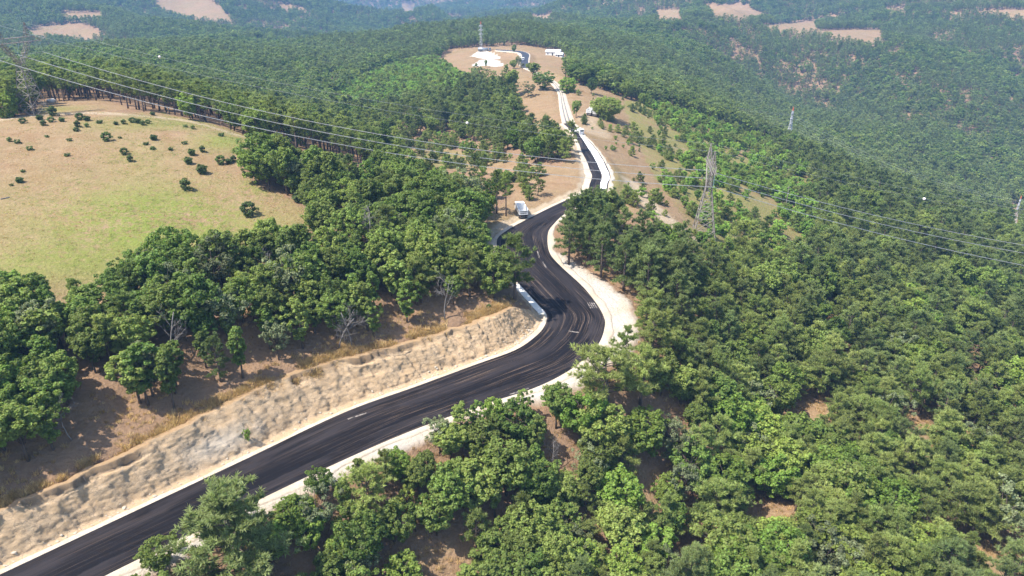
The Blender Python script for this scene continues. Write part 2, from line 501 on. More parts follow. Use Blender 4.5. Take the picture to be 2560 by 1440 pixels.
# ------------------------------------------------------------------ what covers the ground (regions found in the picture, by distance)
FIELD = [(-900, 300), (0, 296), (150, 280), (400, 280), (560, 318), (625, 345), (600, 420), (650, 470), (740, 500), (780, 545), (775, 625), (600, 665), (400, 715), (200, 785), (0, 790), (-900, 960)]
RIDGE = [(1090, 150), (1130, 122), (1210, 118), (1300, 112), (1400, 128), (1425, 150), (1412, 195), (1480, 215), (1560, 245), (1640, 280), (1690, 330), (1730, 380),
         (1690, 430), (1650, 450), (1680, 500), (1740, 560), (1745, 600), (1690, 605), (1600, 545), (1540, 500), (1480, 500), (1390, 510), (1370, 540), (1300, 575), (1230, 600), (1205, 560), (1290, 480), (1250, 440), (1120, 425), (1000, 395),
         (975, 345), (1130, 375), (1290, 395), (1400, 420), (1430, 380), (1395, 370), (1320, 350), (1290, 310), (1290, 240), (1150, 190)]
CLEAR = [  # polygon, nearest, farthest
    (FIELD, 90, 262), (RIDGE, 160, 760),
    ([(1800, 590), (1860, 590), (1940, 630), (1930, 655), (1850, 620)], 180, 330),
    ([(60, 80), (110, 66), (200, 58), (262, 84), (235, 108), (90, 106)], 600, 2500), ([(150, 34), (250, 30), (265, 52), (170, 56)], 600, 2500),
    ([(380, -5), (520, -5), (560, 25), (585, 62), (520, 56), (460, 48), (400, 28)], 600, 3500),
    ([(1755, 14), (1850, 13), (1945, 46), (1870, 56), (1785, 52)], 900, 3000),
    ([(1868, 66), (2036, 54), (2042, 76), (2200, 74), (2206, 104), (2165, 118), (2040, 92), (1955, 84)], 800, 2600),
    ([(2430, 30), (2570, 24), (2570, 52), (2500, 44)], 700, 2600), ([(2200, 22), (2260, 20), (2262, 34), (2210, 36)], 700, 2600),
    ([(1000, 10), (1040, 6), (1035, 38), (1010, 40)], 1200, 5000), ([(1325, 44), (1380, 36), (1375, 62), (1330, 60)], 900, 3000),
    ([(1640, 26), (1700, 24), (1705, 60), (1640, 62)], 900, 3000), ([(690, 8), (770, 24), (760, 32), (690, 16)], 900, 5000),
    ([(1555, 1170), (1645, 1170), (1665, 1340), (1570, 1340)], 50, 140), ([(1875, 1270), (2005, 1280), (2015, 1400), (1885, 1400)], 50, 140), ([(1700, 1370), (1805, 1350), (1820, 1470), (1710, 1480)], 50, 140),
    ([(2400, 1370), (2600, 1330), (2600, 1480), (2420, 1480)], 50, 140), ([(1040, 1370), (1190, 1350), (1180, 1500), (1030, 1500)], 50, 140), ([(1960, 1010), (2080, 1000), (2060, 1110), (1970, 1090)], 60, 170), ([(2240, 1060), (2330, 1060), (2330, 1150), (2250, 1150)], 60, 170),
    ([(95, 255), (260, 252), (330, 270), (200, 290), (100, 290)], 200, 330)]
LOTS = [[(x / 6.4 + 1100, y / 6.4 + 60) for x, y in p] for p in (
    [(505, 512), (600, 445), (760, 440), (880, 500), (995, 545), (900, 562), (800, 575), (640, 545)],
    [(505, 662), (640, 580), (780, 570), (960, 590), (1005, 668), (900, 680), (720, 662), (570, 684)])]
def clear_mask(px, py, y, jitter=0.0):
    m = np.zeros(px.shape, bool)
    for poly, y0, y1 in CLEAR: m |= in_poly(px, py, poly) & (y > y0) & (y < y1)
    return m

gpx, gpy, gdep = to_px(GX, GYY, GZ)
fs = np.maximum(6, gdep * .03)
wob = (fbm(GX / fs, GYY / fs, 3, 40) - .5) * np.maximum(2600 / np.maximum(gdep, 60), 26 * smooth(500, 1000, gdep))
wob2 = (fbm(GX / fs + 50, GYY / fs, 3, 44) - .5) * np.maximum(1300 / np.maximum(gdep, 60), 12 * smooth(500, 1000, gdep))
CLR = clear_mask(gpx + wob, gpy + wob2, GYY)
FLD = in_poly(gpx + wob, gpy + wob2, FIELD) & (GYY > 90) & (GYY < 262)
m_green = np.zeros_like(GX)
def blob(px, py, rx, ry, val, y0=0, y1=9000):
    global m_green
    q = ((gpx - px) / rx) ** 2 + ((gpy - py) / ry) ** 2
    m_green = np.maximum(m_green, val * np.exp(-q * 1.2) * ((GYY > y0) & (GYY < y1)))
blob(380, 560, 330, 110, 1.3, 80, 262); blob(200, 640, 260, 80, .9, 80, 262); blob(60, 660, 180, 70, .8, 80, 262); blob(340, 400, 120, 60, .45, 80, 262)
blob(420, 310, 260, 22, .6, 80, 262); blob(560, 350, 90, 30, .9, 80, 262); blob(1900, 560, 130, 50, .9, 180, 340); blob(2010, 640, 40, 50, .8, 180, 340)
blob(1080, 400, 120, 30, .5, 200, 400); blob(640, 470, 60, 30, .9, 80, 262); blob(1750, 430, 60, 50, .6, 200, 400); blob(1540, 470, 30, 40, .6, 200, 330); blob(120, 275, 150, 14, .5, 200, 262)
m_gravel = np.zeros_like(GX)
for p in LOTS: m_gravel = np.maximum(m_gravel, in_poly(gpx, gpy, p) & (GYY > 400) & (GYY < 800))
side = np.where(GOFF > 0, GOFF, -GOFF)
apron = (GOFF > 0) & (GOFF < 40) & (GI < NR)
ki = GI / SUB
aw = np.interp(ki, [5, 6.5, 8, 9, 12, 14, 15.5, 17], [2, 3.6, 5.4, 7.4, 8.8, 5.6, 2.2, 1.2])
m_gravel = np.maximum(m_gravel, np.where(apron, 1 - smooth(aw - 2.0, aw + .8, GOFF + (fbm(GX / 3, GYY / 3, 3, 60) - .5) * 3), 0) * .5)
lowr = apron & (ki < 5.5)
m_gravel = np.where(lowr, np.maximum(m_gravel, (1 - smooth(2.2, 4.4, GOFF)) * .55), m_gravel)
m_track = np.zeros_like(GX)
def track_line(pts, w, y0, y1, val=1.0):
    """a dirt track along picture points"""
    global m_track
    P = [hit(*p) for p in pts]; P = np.array([p[:2] for p in P if p is not None])
    Q = catmull(P, 8)
    m = (GYY > y0) & (GYY < y1)
    xs, ys = GX[m], GYY[m]
    dm = np.full(len(xs), 1e9)
    for q0, q1 in zip(Q[:-1], Q[1:]):
        e = q1 - q0; t = np.clip(((xs - q0[0]) * e[0] + (ys - q0[1]) * e[1]) / max(1e-9, e @ e), 0, 1)
        dm = np.minimum(dm, np.hypot(xs - q0[0] - t * e[0], ys - q0[1] - t * e[1]))
    m_track[m] = np.maximum(m_track[m], val * (1 - smooth(w * .5, w * 1.1, dm)))
m_track = np.where((GOFF < 0) & (GOFF > -3.4) & (GI < NR), 1.0, m_track)
track_line([(1575, 455), (1600, 485), (1640, 525), (1680, 560), (1720, 590)], 4.5, 150, 330)
track_line([(0, 300), (150, 285), (330, 288), (480, 305), (600, 340)], 2.5, 180, 280, .8)
track_line([(1430, 320), (1500, 335), (1470, 300), (1480, 288)], 6, 220, 420, .6)
SCRUB = [(1560, 250), (1640, 262), (1760, 300), (1900, 345), (2010, 430), (2045, 520), (2040, 660), (1940, 680), (1760, 640), (1745, 600), (1690, 520), (1640, 450), (1580, 330)]
scr = in_poly(gpx + wob, gpy + wob2, SCRUB) & (GYY > 170) & (GYY < 520)
m_green = np.maximum(m_green, scr * .7)
forest = np.where(scr, .15, (~CLR) * 1.0)
FMASK = np.stack([1 - forest, m_green, m_gravel, m_track], -1)

gv_co = np.stack([GX, GYY, GZ], -1).reshape(-1, 3)
idx = np.arange(NU * NV).reshape(NV, NU)
quads = np.stack([idx[:-1, :-1], idx[:-1, 1:], idx[1:, 1:], idx[1:, :-1]], -1).reshape(-1, 4)
g_me = new_mesh('ground', gv_co, quads)
att = g_me.color_attributes.new('cover', 'FLOAT_COLOR', 'POINT')
att.data.foreach_set('color', FMASK.reshape(-1).astype(np.float32))

m_ground, nt, out = mat_new('dry ground and grass'); N = NT(nt)
pos = N.n('ShaderNodeNewGeometry').outputs['Position']
cov = N.n('ShaderNodeVertexColor', layer_name='cover')
sep = N.n('ShaderNodeSeparateColor'); N.l(cov.outputs['Color'], sep.inputs[0])
n_big = N.noise(pos, .035, 5); n_mid = N.noise(pos, .22, 5, .6); n_fin = N.noise(pos, 1.6, 4, .65); n_tuft = N.noise(pos, .75, 4, .7)
litter = N.mix(n_fin, (.17, .10, .06), (.38, .255, .16))
litter = N.mix(N.ramp(n_mid, [(.45, 0.0), (.7, .8)]), litter, (.36, .225, .13))
dry = N.mix(N.ramp(n_big, [(.35, 0.0), (.65, 1.0)]), (.32, .200, .122), (.25, .180, .088))
dry = N.mix(N.ramp(n_mid, [(.38, 0.0), (.68, .75)]), dry, (.37, .255, .15))
dry = N.mix(N.ramp(n_tuft, [(.5, 0.0), (.66, .5)]), dry, (.25, .185, .09))
grn = N.mix(n_fin, (.14, .185, .035), (.30, .31, .075))
n_pat = N.noise(pos, .09, 5, .7, .6)
dry = N.mix(N.ramp(n_pat, [(.50, 0.0), (.62, .7)]), dry, (.27, .165, .085))
dry = N.mix(N.ramp(n_fin, [(.52, 0.0), (.68, .55)]), dry, (.43, .315, .18))
gm = N.math('MULTIPLY', sep.outputs[1], N.ramp(N.math('ADD', N.math('MULTIPLY', n_tuft, .55), N.math('MULTIPLY', n_big, .45)), [(.36, 0.0), (.52, 1.0)]))
dry = N.mix(gm, dry, grn)
c = N.mix(sep.outputs[0], litter, dry)
soil = N.mix(n_fin, (.40, .30, .20), (.54, .44, .31))
c = N.mix(N.math('MULTIPLY', cov.outputs['Alpha'], N.ramp(n_mid, [(.2, .5), (.5, 1.0)])), c, soil)
grav = N.mix(n_fin, (.40, .36, .31), (.66, .61, .54))
grav = N.mix(N.ramp(n_mid, [(.42, 0.0), (.62, .7)]), grav, (.52, .43, .32))
white = N.mix(n_fin, (.76, .75, .73), (.90, .89, .87))
gfac = N.ramp(sep.outputs[2], [(.12, 0.0), (.5, 1.0)])
c = N.mix(gfac, c, N.mix(N.ramp(sep.outputs[2], [(.7, 0.0), (.9, 1.0)]), grav, white))
c = N.mix(1.0, c, (.86, .86, .86), 'MULTIPLY')
bmp = N.bump(N.math('ADD', N.math('MULTIPLY', n_tuft, .6), N.math('MULTIPLY', n_fin, .4)), 1.0, .7)
b = N.n('ShaderNodeBsdfPrincipled', ins={'Base Color': c, 'Roughness': .95, 'Specular IOR Level': .1, 'Normal': bmp})
N.l(b.outputs[0], out.inputs[0])
ground_o = tag(link('ground', g_me, m_ground), kind='structure')

# ------------------------------------------------------------------ asphalt, shoulders, gravel
def strip_mesh(name, A, B, cols, zoff, crown=0.0, drop=None, v_scale=1.0):
    """a strip between two edge lines; uv = (metres across, metres along)"""
    n = len(A); t = np.linspace(0, 1, cols)
    P = A[:, None, :] * (1 - t)[None, :, None] + B[:, None, :] * t[None, :, None]
    P[..., 2] += zoff + crown * (1 - (2 * t - 1) ** 2)[None, :]
    if drop is not None: P[..., 2] += drop[None, :]
    s = np.r_[0, np.cumsum(np.linalg.norm(np.diff((A + B) / 2, axis=0), axis=1))]
    w = np.linalg.norm((B - A)[:, :2], axis=1)
    me_i = np.arange(n * cols).reshape(n, cols)
    q = np.stack([me_i[:-1, :-1], me_i[:-1, 1:], me_i[1:, 1:], me_i[1:, :-1]], -1).reshape(-1, 4)
    me = new_mesh(name, P.reshape(-1, 3), q)
    uv = np.stack([w[:, None] * t[None, :], np.repeat(s[:, None], cols, 1)], -1).reshape(-1, 2)
    frac = np.stack([np.repeat(t[None, :], n, 0), np.repeat(s[:, None], cols, 1)], -1).reshape(-1, 2)
    u1 = me.uv_layers.new(name='metres'); u1.data.foreach_set('uv', uv[q.ravel()].ravel().astype(np.float32))
    u2 = me.uv_layers.new(name='across'); u2.data.foreach_set('uv', frac[q.ravel()].ravel().astype(np.float32))
    return me

m_road, nt, out = mat_new('fresh bitumen over old asphalt'); N = NT(nt)
um = N.n('ShaderNodeUVMap', uv_map='metres').outputs[0]; ua = N.n('ShaderNodeUVMap', uv_map='across').outputs[0]
sx = N.n('ShaderNodeSeparateXYZ'); N.l(ua, sx.inputs[0])
long1 = N.noise(N.scaled(um, 1.5, .035, 1), 1.0, 6, .66, .3)
long2 = N.noise(N.scaled(um, 3.6, .045, 1), 1.0, 6, .74, .2)
grain = N.noise(um, 9.0, 4, .7)
patch = N.noise(N.scaled(um, .30, .07, 1), 1.0, 4, .6, .6)
base = N.mix(N.ramp(long1, [(.3, 0.0), (.7, 1.0)]), (.016, .014, .0155), (.040, .034, .036))
base = N.mix(N.ramp(patch, [(.42, 0.0), (.60, .85)]), base, (.006, .0055, .007))
# the freshly sprayed lane: a darker band with a ragged edge
band_c = N.math('ADD', sx.outputs[0], N.math('MULTIPLY', N.math('SUBTRACT', N.noise(N.scaled(um, .9, .28, 1), 1.0, 6, .7), .5), .16))
band = N.math('MULTIPLY', N.ramp(band_c, [(.34, 0.0), (.50, 1.0)]), N.ramp(band_c, [(.72, 1.0), (.745, 0.0)]))
vfade = N.ramp(N.math('DIVIDE', sx.outputs[1], 400.0), [(.26, 1.0), (.45, .35)])
base = N.mix(N.math('MULTIPLY', band, vfade), base, N.mix(long2, (.005, .0045, .006), (.013, .012, .0145)))
# dust and grit dragged along by tyres
dust = N.math('MULTIPLY', N.ramp(long2, [(.53, 0.0), (.66, 1.0)]), N.ramp(patch, [(.36, .10), (.56, 1.0)]))
dust = N.math('MULTIPLY', dust, N.ramp(grain, [(.30, .3), (.65, 1.0)]))
vdust = N.ramp(N.math('DIVIDE', sx.outputs[1], 400.0), [(.14, .35), (.28, 1.0)])
base = N.mix(N.math('MULTIPLY', dust, vdust), base, (.26, .185, .135))
rg = N.ramp(long1, [(.3, .5), (.7, .8)])
b = N.n('ShaderNodeBsdfPrincipled', ins={'Base Color': base, 'Roughness': rg, 'Specular IOR Level': .08, 'Normal': N.bump(grain, .5, .05)})
N.l(b.outputs[0], out.inputs[0])

m_white, nt, out = mat_new('crushed limestone'); N = NT(nt)
pos = N.n('ShaderNodeNewGeometry').outputs['Position']
vor = N.n('ShaderNodeTexVoronoi', ins={'Scale': 4.5}); N.l(pos, vor.inputs['Vector'])
nf = N.noise(pos, 2.2, 5, .7); nb = N.noise(pos, .28, 4)
c = N.mix(N.ramp(nf, [(.3, 0.0), (.7, 1.0)]), (.27, .21, .15), (.56, .48, .375))
c = N.mix(N.ramp(vor.outputs['Distance'], [(.0, 0.0), (.5, .35)]), c, (.66, .61, .53))
c = N.mix(N.ramp(nb, [(.40, 0.0), (.65, .7)]), c, (.44, .35, .245))
b = N.n('ShaderNodeBsdfPrincipled', ins={'Base Color': c, 'Roughness': .9, 'Specular IOR Level': .15, 'Normal': N.bump(vor.outputs['Distance'], .7, .06)})
N.l(b.outputs[0], out.inputs[0])
m_chip, nt, out = mat_new('bright limestone chippings'); N = NT(nt)
pos = N.n('ShaderNodeNewGeometry').outputs['Position']
nf = N.noise(pos, 3.0, 5, .7)
c = N.mix(nf, (.78, .77, .75), (.93, .92, .90))
b = N.n('ShaderNodeBsdfPrincipled', ins={'Base Color': c, 'Roughness': .9, 'Specular IOR Level': .15, 'Normal': N.bump(nf, .5, .05)})
N.l(b.outputs[0], out.inputs[0])

tag(link('road', strip_mesh('road', RL, RR, 17, .06, .08), m_road), kind='structure')

def edge_wobble(P, Nn, amp, sc, seed):
    s = np.r_[0, np.cumsum(np.linalg.norm(np.diff(P, axis=0), axis=1))]
    w = (fbm(s / sc, s * 0 + seed, 3, seed) - .5) * 2 * amp
    Q = P.copy(); Q[:, :2] += Nn * w[:, None]; return Q
drop_r = np.array([0, .0, -.01, -.03, -.12, -.9]); drop_l = drop_r
wl_ = .35 + np.interp(KEYI, [0, 4, 6, 8, 10, 11, 15, 16, 19, 21, 23.5, 25, 26, 27, 40], [1.25, 1.0, 1.0, 1.3, 1.5, .9, .9, 1.5, 1.6, 1.2, 3.2, 3.8, 2.2, 1.2, .9])
wr_ = np.interp(KEYI, [0, 5, 6.5, 8, 9, 12, 14, 16, 18, 23, 25, 27, 40], [1.7, 1.7, 1.9, 2.0, 2.1, 2.1, 1.9, 2.2, 1.5, 1.6, 1.5, 1.2, 1.0])
def edge_normal(P):
    t = np.gradient(P[:, :2], axis=0); t = np.apply_along_axis(lambda c: np.convolve(np.pad(c, 8, mode='edge'), np.ones(17) / 17, 'valid'), 0, t)
    t = unit2(t); return np.stack([t[:, 1], -t[:, 0]], -1)
def offset(P, Nn, d): Q = P.copy(); Q[:, :2] += edge_normal(P) * d[:, None]; return Q
e_l = edge_wobble(offset(RL, RN, -wl_), RN, .6, 3, 3); e_r = edge_wobble(offset(RR, RN, wr_), RN, 1.1, 4, 8)
tag(link('gravel_shoulder_path', strip_mesh('gravel_shoulder', offset(RL, RN, np.full(NR, .05)), e_l, 6, .045, 0, np.array([0, .02, .02, .0, -.1, -.8])), m_white), kind='structure').name = 'roadside_gravel_path'
tag(link('roadside_gravel_path', strip_mesh('gravel_shoulder', offset(RR, RN, np.full(NR, -.05)), e_r, 6, .045, 0, np.array([0, .02, .02, .0, -.1, -.9])), m_white), kind='structure')

# white chippings spread over the right lane of the upper road, a ragged dark joint left along its outer edge
seg = np.arange(int(22.3 * SUB), int(29.2 * SUB))
f0 = np.interp(KEYI[seg], [22.3, 23.5, 24.5, 25.5, 26.5, 28, 29.2], [.56, .50, .48, .46, .46, .50, .60])
A = RL[seg] + (RR - RL)[seg] * f0[:, None]; B = RL[seg] + (RR - RL)[seg] * .94
A = edge_wobble(A, RN[seg], .25, 7, 31); B = edge_wobble(B, RN[seg], .3, 6, 37)
tag(link('chipping_layer_road', strip_mesh('chipping_layer', A, B, 5, .16, .0, np.array([-.06, 0, 0, 0, -.06])), m_chip), kind='structure')
# unpaved stretch and its wheel tracks, then the paved stretch past the lots
TN = unit2((TR - TL)[:, :2])
mtr = simple_mat('wheel track grit', (.20, .19, .18), .9, var=.3, scale=1.2)
tag(link('gravel_road', strip_mesh('gravel_road', offset(TL, TN, np.full(len(TL), -.9)), offset(TR, TN, np.full(len(TR), 1.4)), 9, .05, .05, np.array([-.5, -.03, 0, 0, 0, 0, 0, -.03, -.5])), m_white), kind='structure')
for f in (.30, .66):
    A = TL + (TR - TL) * (f - .075); B = TL + (TR - TL) * (f + .075)
    tag(link('wheel_track_path', strip_mesh('wheel_track', edge_wobble(A, TN, .12, 4, 51), edge_wobble(B, TN, .12, 4, 53), 3, .125), mtr), kind='structure')
FN = unit2((FR - FL)[:, :2])
tag(link('road', strip_mesh('road', FL, FR, 9, .06, .06), simple_mat('new asphalt', (.038, .037, .046), .6, var=.2, scale=.6)), kind='structure')
for E, sg in ((FL, -1), (FR, 1)):
    A = offset(E, FN, np.full(len(E), -.05 * sg)); B = edge_wobble(offset(E, FN, np.full(len(E), sg * (2.4 if sg < 0 else 1.3))), FN, .4, 6, 71)
    tag(link('roadside_gravel_path', strip_mesh('gravel_shoulder', A, B, 5, .05, 0, np.array([0, .02, 0, -.06, -.8])), m_white), kind='structure')

# ------------------------------------------------------------------ the cut bank: eroded earth face with a ragged grassy lip
fine = np.linspace(0, len(b_i) - 1.001, 620)
def lerp_rows(Aa): i = fine.astype(int); f = fine - i; return Aa[i] * (1 - f)[:, None] + Aa[i + 1] * f[:, None]
bt = lerp_rows(np.c_[toe, tz, BH, RN[b_i], KEYI[b_i]])
sl = np.r_[0, np.cumsum(np.linalg.norm(np.diff(bt[:, :2], axis=0), axis=1))]
NB = 56
tt = np.linspace(0, 1, NB)
S, T = np.meshgrid(sl, tt, indexing='ij')
H = bt[:, 3][:, None] * np.ones_like(T)
# profile: talus foot, steep face, near-vertical scarp at the lip
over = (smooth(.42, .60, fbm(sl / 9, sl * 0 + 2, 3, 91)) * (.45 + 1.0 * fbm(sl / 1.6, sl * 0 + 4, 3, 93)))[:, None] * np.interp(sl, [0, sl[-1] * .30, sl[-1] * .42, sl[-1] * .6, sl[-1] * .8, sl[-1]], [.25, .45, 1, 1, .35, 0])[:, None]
rise = np.where(T < .86, T / .86, 1.0)
prof_z = rise * (1 - .26 * over * smooth(.60, .838, T) * (1 - smooth(.84, .858, T)))
run = np.where(T < .86, T / .86 * BANK_RUN, BANK_RUN + (T - .86) / .14 * .35)
lip_w = (fbm(sl / 2.6, sl * 0 + 7, 5, 95) - .5)[:, None] * 2.8
out_ = -run * H + smooth(.5, .9, T) * (1 - smooth(.93, 1, T)) * lip_w * np.clip(H / 4, 0, 1)
gul = .55 * fbm(S / .9 + .35 * np.sin(S * .2) + T * .5, T * 1.6, 4, 101) + .45 * (1 - np.abs(2 * fbm(S / 2.8 + T * .9, T * .9, 3, 103) - 1)); big = fbm(S / 5.5, T * 1.7 + 3, 3, 105); rock = fbm(S / .7, T * H / .7, 3, 109)
strata = np.abs(2 * fbm(S / 4, T * H / .8 + S * .12, 3, 113) - 1)
face = smooth(.0, .10, T) * (1 - smooth(.80, .90, T))
blk = np.floor(fbm(S / 1.9 + T * .6, T * H / 1.5, 3, 131) * 11) / 11; blk2 = np.floor(fbm(S / .8, T * H / .6, 2, 137) * 8) / 8
disp = ((blk - .5) * .5 + (blk2 - .5) * .2 + (gul - .5) * 1.3 + (big - .5) * .7 + (rock - .5) * .30 + (fbm(S / .33, T * H / .33, 2, 127) - .5) * .22 - (strata < .08) * .06) * face * np.clip(H / 5, .2, 1)
foot = (fbm(S / .8, T * 8, 3, 117) - .5) * .35 * (1 - smooth(.05, .22, T))
nx, ny = bt[:, 4][:, None], bt[:, 5][:, None]
BX = bt[:, 0][:, None] + nx * (out_ + disp * .8 + foot); BY = bt[:, 1][:, None] + ny * (out_ + disp * .8 + foot)
BZ = bt[:, 2][:, None] - .12 + prof_z * (H + .12) + disp * .45 + foot * .5
lipz = smooth(.86, .90, T)
gl = gz(BX, BY)
BZ = np.where(T > .93, BZ * (1 - smooth(.93, 1, T)) + (gl - .35) * smooth(.93, 1, T), BZ)
tf = 1 - smooth(.0, .05, T); BX = BX + nx * 1.1 * tf; BY = BY + ny * 1.1 * tf
BZ = np.where(T < .03, bt[:, 2][:, None] - .0 - .12 * tf, np.maximum(BZ, bt[:, 2][:, None] - .02))
idx = np.arange(BX.size).reshape(BX.shape)
q = np.stack([idx[:-1, :-1], idx[1:, :-1], idx[1:, 1:], idx[:-1, 1:]], -1).reshape(-1, 4)
bme = new_mesh('earth_bank', np.stack([BX, BY, BZ], -1).reshape(-1, 3), q, False)
ba = bme.color_attributes.new('bank', 'FLOAT_COLOR', 'POINT')
grey = np.exp(-((S - np.interp(4.05, bt[:, 6], sl)) / 6.5) ** 2 - ((T - .33) / .22) ** 2)
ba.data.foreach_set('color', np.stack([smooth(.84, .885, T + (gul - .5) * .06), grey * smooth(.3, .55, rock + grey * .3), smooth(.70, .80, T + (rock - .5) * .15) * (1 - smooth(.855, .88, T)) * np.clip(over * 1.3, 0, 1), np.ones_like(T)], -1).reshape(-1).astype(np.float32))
m_bank, nt, out = mat_new('eroded earth bank'); N = NT(nt)
pos = N.n('ShaderNodeNewGeometry').outputs['Position']
cov = N.n('ShaderNodeVertexColor', layer_name='bank'); sep = N.n('ShaderNodeSeparateColor'); N.l(cov.outputs['Color'], sep.inputs[0])
n1 = N.noise(pos, .5, 6, .65); n2 = N.noise(N.scaled(pos, 1, 1, 3.2), 1.3, 6, .7, .4); n3 = N.noise(pos, 5.0, 4, .7)
c = N.mix(N.ramp(n1, [(.3, 0.0), (.7, 1.0)]), (.45, .305, .170), (.56, .41, .26))
c = N.mix(N.ramp(n2, [(.36, .5), (.48, 0.0)]), c, (.38, .28, .185))
c = N.mix(N.ramp(n2, [(.56, 0.0), (.70, .6)]), c, (.54, .43, .30))
vc = N.n('ShaderNodeTexVoronoi', feature='DISTANCE_TO_EDGE', ins={'Scale': .9}); N.l(N.n('ShaderNodeVectorMath', operation='ADD', ins={0: N.scaled(pos, 1, 1, 1.6), 1: N.noise(pos, 1.1, 4, .6, 0, 'Color')}).outputs[0], vc.inputs['Vector'])
ck = N.math('MULTIPLY', N.ramp(vc.outputs['Distance'], [(.0, 1.0), (.07, 0.0)]), N.ramp(n1, [(.44, 0.0), (.56, .55)]))
c = N.mix(ck, c, (.17, .125, .085))
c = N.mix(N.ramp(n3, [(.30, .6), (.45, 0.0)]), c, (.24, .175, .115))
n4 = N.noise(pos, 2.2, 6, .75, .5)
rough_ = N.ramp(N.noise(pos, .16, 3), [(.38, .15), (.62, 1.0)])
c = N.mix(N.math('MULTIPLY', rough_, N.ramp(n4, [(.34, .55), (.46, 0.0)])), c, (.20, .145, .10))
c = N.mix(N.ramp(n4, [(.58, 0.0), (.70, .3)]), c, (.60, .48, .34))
c = N.mix(N.math('MULTIPLY', sep.outputs[1], .5), c, (.54, .50, .43))
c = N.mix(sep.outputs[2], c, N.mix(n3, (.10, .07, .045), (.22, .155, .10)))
c = N.mix(sep.outputs[0], c, N.mix(n3, (.22, .14, .08), (.44, .30, .165)))
b = N.n('ShaderNodeBsdfPrincipled', ins={'Base Color': c, 'Roughness': .95, 'Specular IOR Level': .1, 'Normal': N.bump(N.math('ADD', N.math('MULTIPLY', n4, .75), N.math('MULTIPLY', n3, .35)), .55, .25)})
N.l(b.outputs[0], out.inputs[0])
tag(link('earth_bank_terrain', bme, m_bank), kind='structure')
# ------------------------------------------------------------------ plants: prototypes
def foliage_mat(name, c0, c1, tr=.34, dark=.55, light=1.45, rough=.62):
    m, nt, out = mat_new(name); N = NT(nt)
    oi = N.n('ShaderNodeObjectInfo').outputs['Random']; isl = N.n('ShaderNodeNewGeometry').outputs['Random Per Island']
    c = N.mix(oi, c0, c1)
    oi2 = N.math('FRACT', N.math('MULTIPLY', oi, 7.31))
    k = N.math('MULTIPLY', N.math('ADD', N.math('MULTIPLY', isl, light - dark), dark), N.math('ADD', .70, N.math('MULTIPLY', oi2, .60)))
    hs = N.n('ShaderNodeHueSaturation', ins={'Color': c, 'Value': k, 'Saturation': 1.0})
    hs.inputs['Hue'].default_value = .5
    N.l(N.math('ADD', .485, N.math('MULTIPLY', isl, .03)), hs.inputs['Hue'])
    col_ = hs.outputs[0]
    b = N.n('ShaderNodeBsdfPrincipled', ins={'Base Color': col_, 'Roughness': rough, 'Specular IOR Level': .22})
    t = N.n('ShaderNodeBsdfTranslucent'); N.l(N.mix(1.0, col_, (1.25, 1.35, .8), 'MULTIPLY'), t.inputs[0])
    mx = N.n('ShaderNodeMixShader', ins={0: tr}); N.l(b.outputs[0], mx.inputs[1]); N.l(t.outputs[0], mx.inputs[2])
    N.l(mx.outputs[0], out.inputs[0]); return m

M_OAK = foliage_mat('oak leaves', (.140, .208, .044), (.228, .268, .068), .42)
M_OAKB = foliage_mat('bright young leaves', (.165, .255, .044), (.255, .308, .066), .42)
M_YOUNG = foliage_mat('fresh sapling leaves', (.200, .330, .060), (.280, .380, .075), .44)
M_OAKY = foliage_mat('yellowing leaves', (.30, .31, .055), (.24, .28, .07))
M_OAKG = foliage_mat('greyish thin leaves', (.19, .21, .10), (.20, .23, .115))
M_PINE = foliage_mat('pine needles', (.210, .262, .076), (.300, .330, .102), .38)
M_PINED = foliage_mat('dark pine needles', (.172, .222, .078), (.235, .272, .098), .36)
M_SHRUB = foliage_mat('shrub leaves', (.100, .145, .040), (.150, .190, .056), .34)
M_BARK = simple_mat('bark', (.13, .10, .08), .95, var=.35, scale=4, spec=.1)
M_PBARK = simple_mat('pine bark', (.15, .115, .095), .95, var=.4, scale=3, spec=.1)
M_DEAD = simple_mat('bleached dead wood', (.25, .225, .21), .9, var=.3, scale=3, spec=.1)

def ortho_frames(nrm, rng):
    r = rng.normal(size=nrm.shape); t = r - nrm * (r * nrm).sum(1, keepdims=True)
    t /= np.linalg.norm(t, axis=1, keepdims=True) + 1e-9
    return t, np.cross(nrm, t)

def leaf_quads(P, nrm, size, rng, asp=.8):
    t, b = ortho_frames(nrm, rng)
    s = size[:, None]; a = asp
    fold = nrm * (s * .22)
    V = np.stack([P - t * s, P - b * s * a + fold, P + t * s, P + b * s * a + fold], 1)
    n_ = len(P); F = np.arange(n_ * 4).reshape(n_, 4)
    return V.reshape(-1, 3), F

def clump_leaves(C, R, per, size, rng, flat=.8, up=.35):
    """leaves on the skins of many small clumps"""
    k = len(C); n_ = k * per
    d = rng.normal(size=(n_, 3)); d[:, 2] += up; d /= np.linalg.norm(d, axis=1, keepdims=True)
    rr = rng.uniform(.55, 1.05, n_)[:, None]
    c = np.repeat(C, per, 0); r = np.repeat(R, per)[:, None]
    P = c + d * rr * r * np.array([1, 1, flat])
    nm = d * .8 + rng.normal(size=(n_, 3)) * .5; nm[:, 2] += .65; nm /= np.linalg.norm(nm, axis=1, keepdims=True)
    return leaf_quads(P, nm, size * rng.uniform(.65, 1.35, n_), rng)

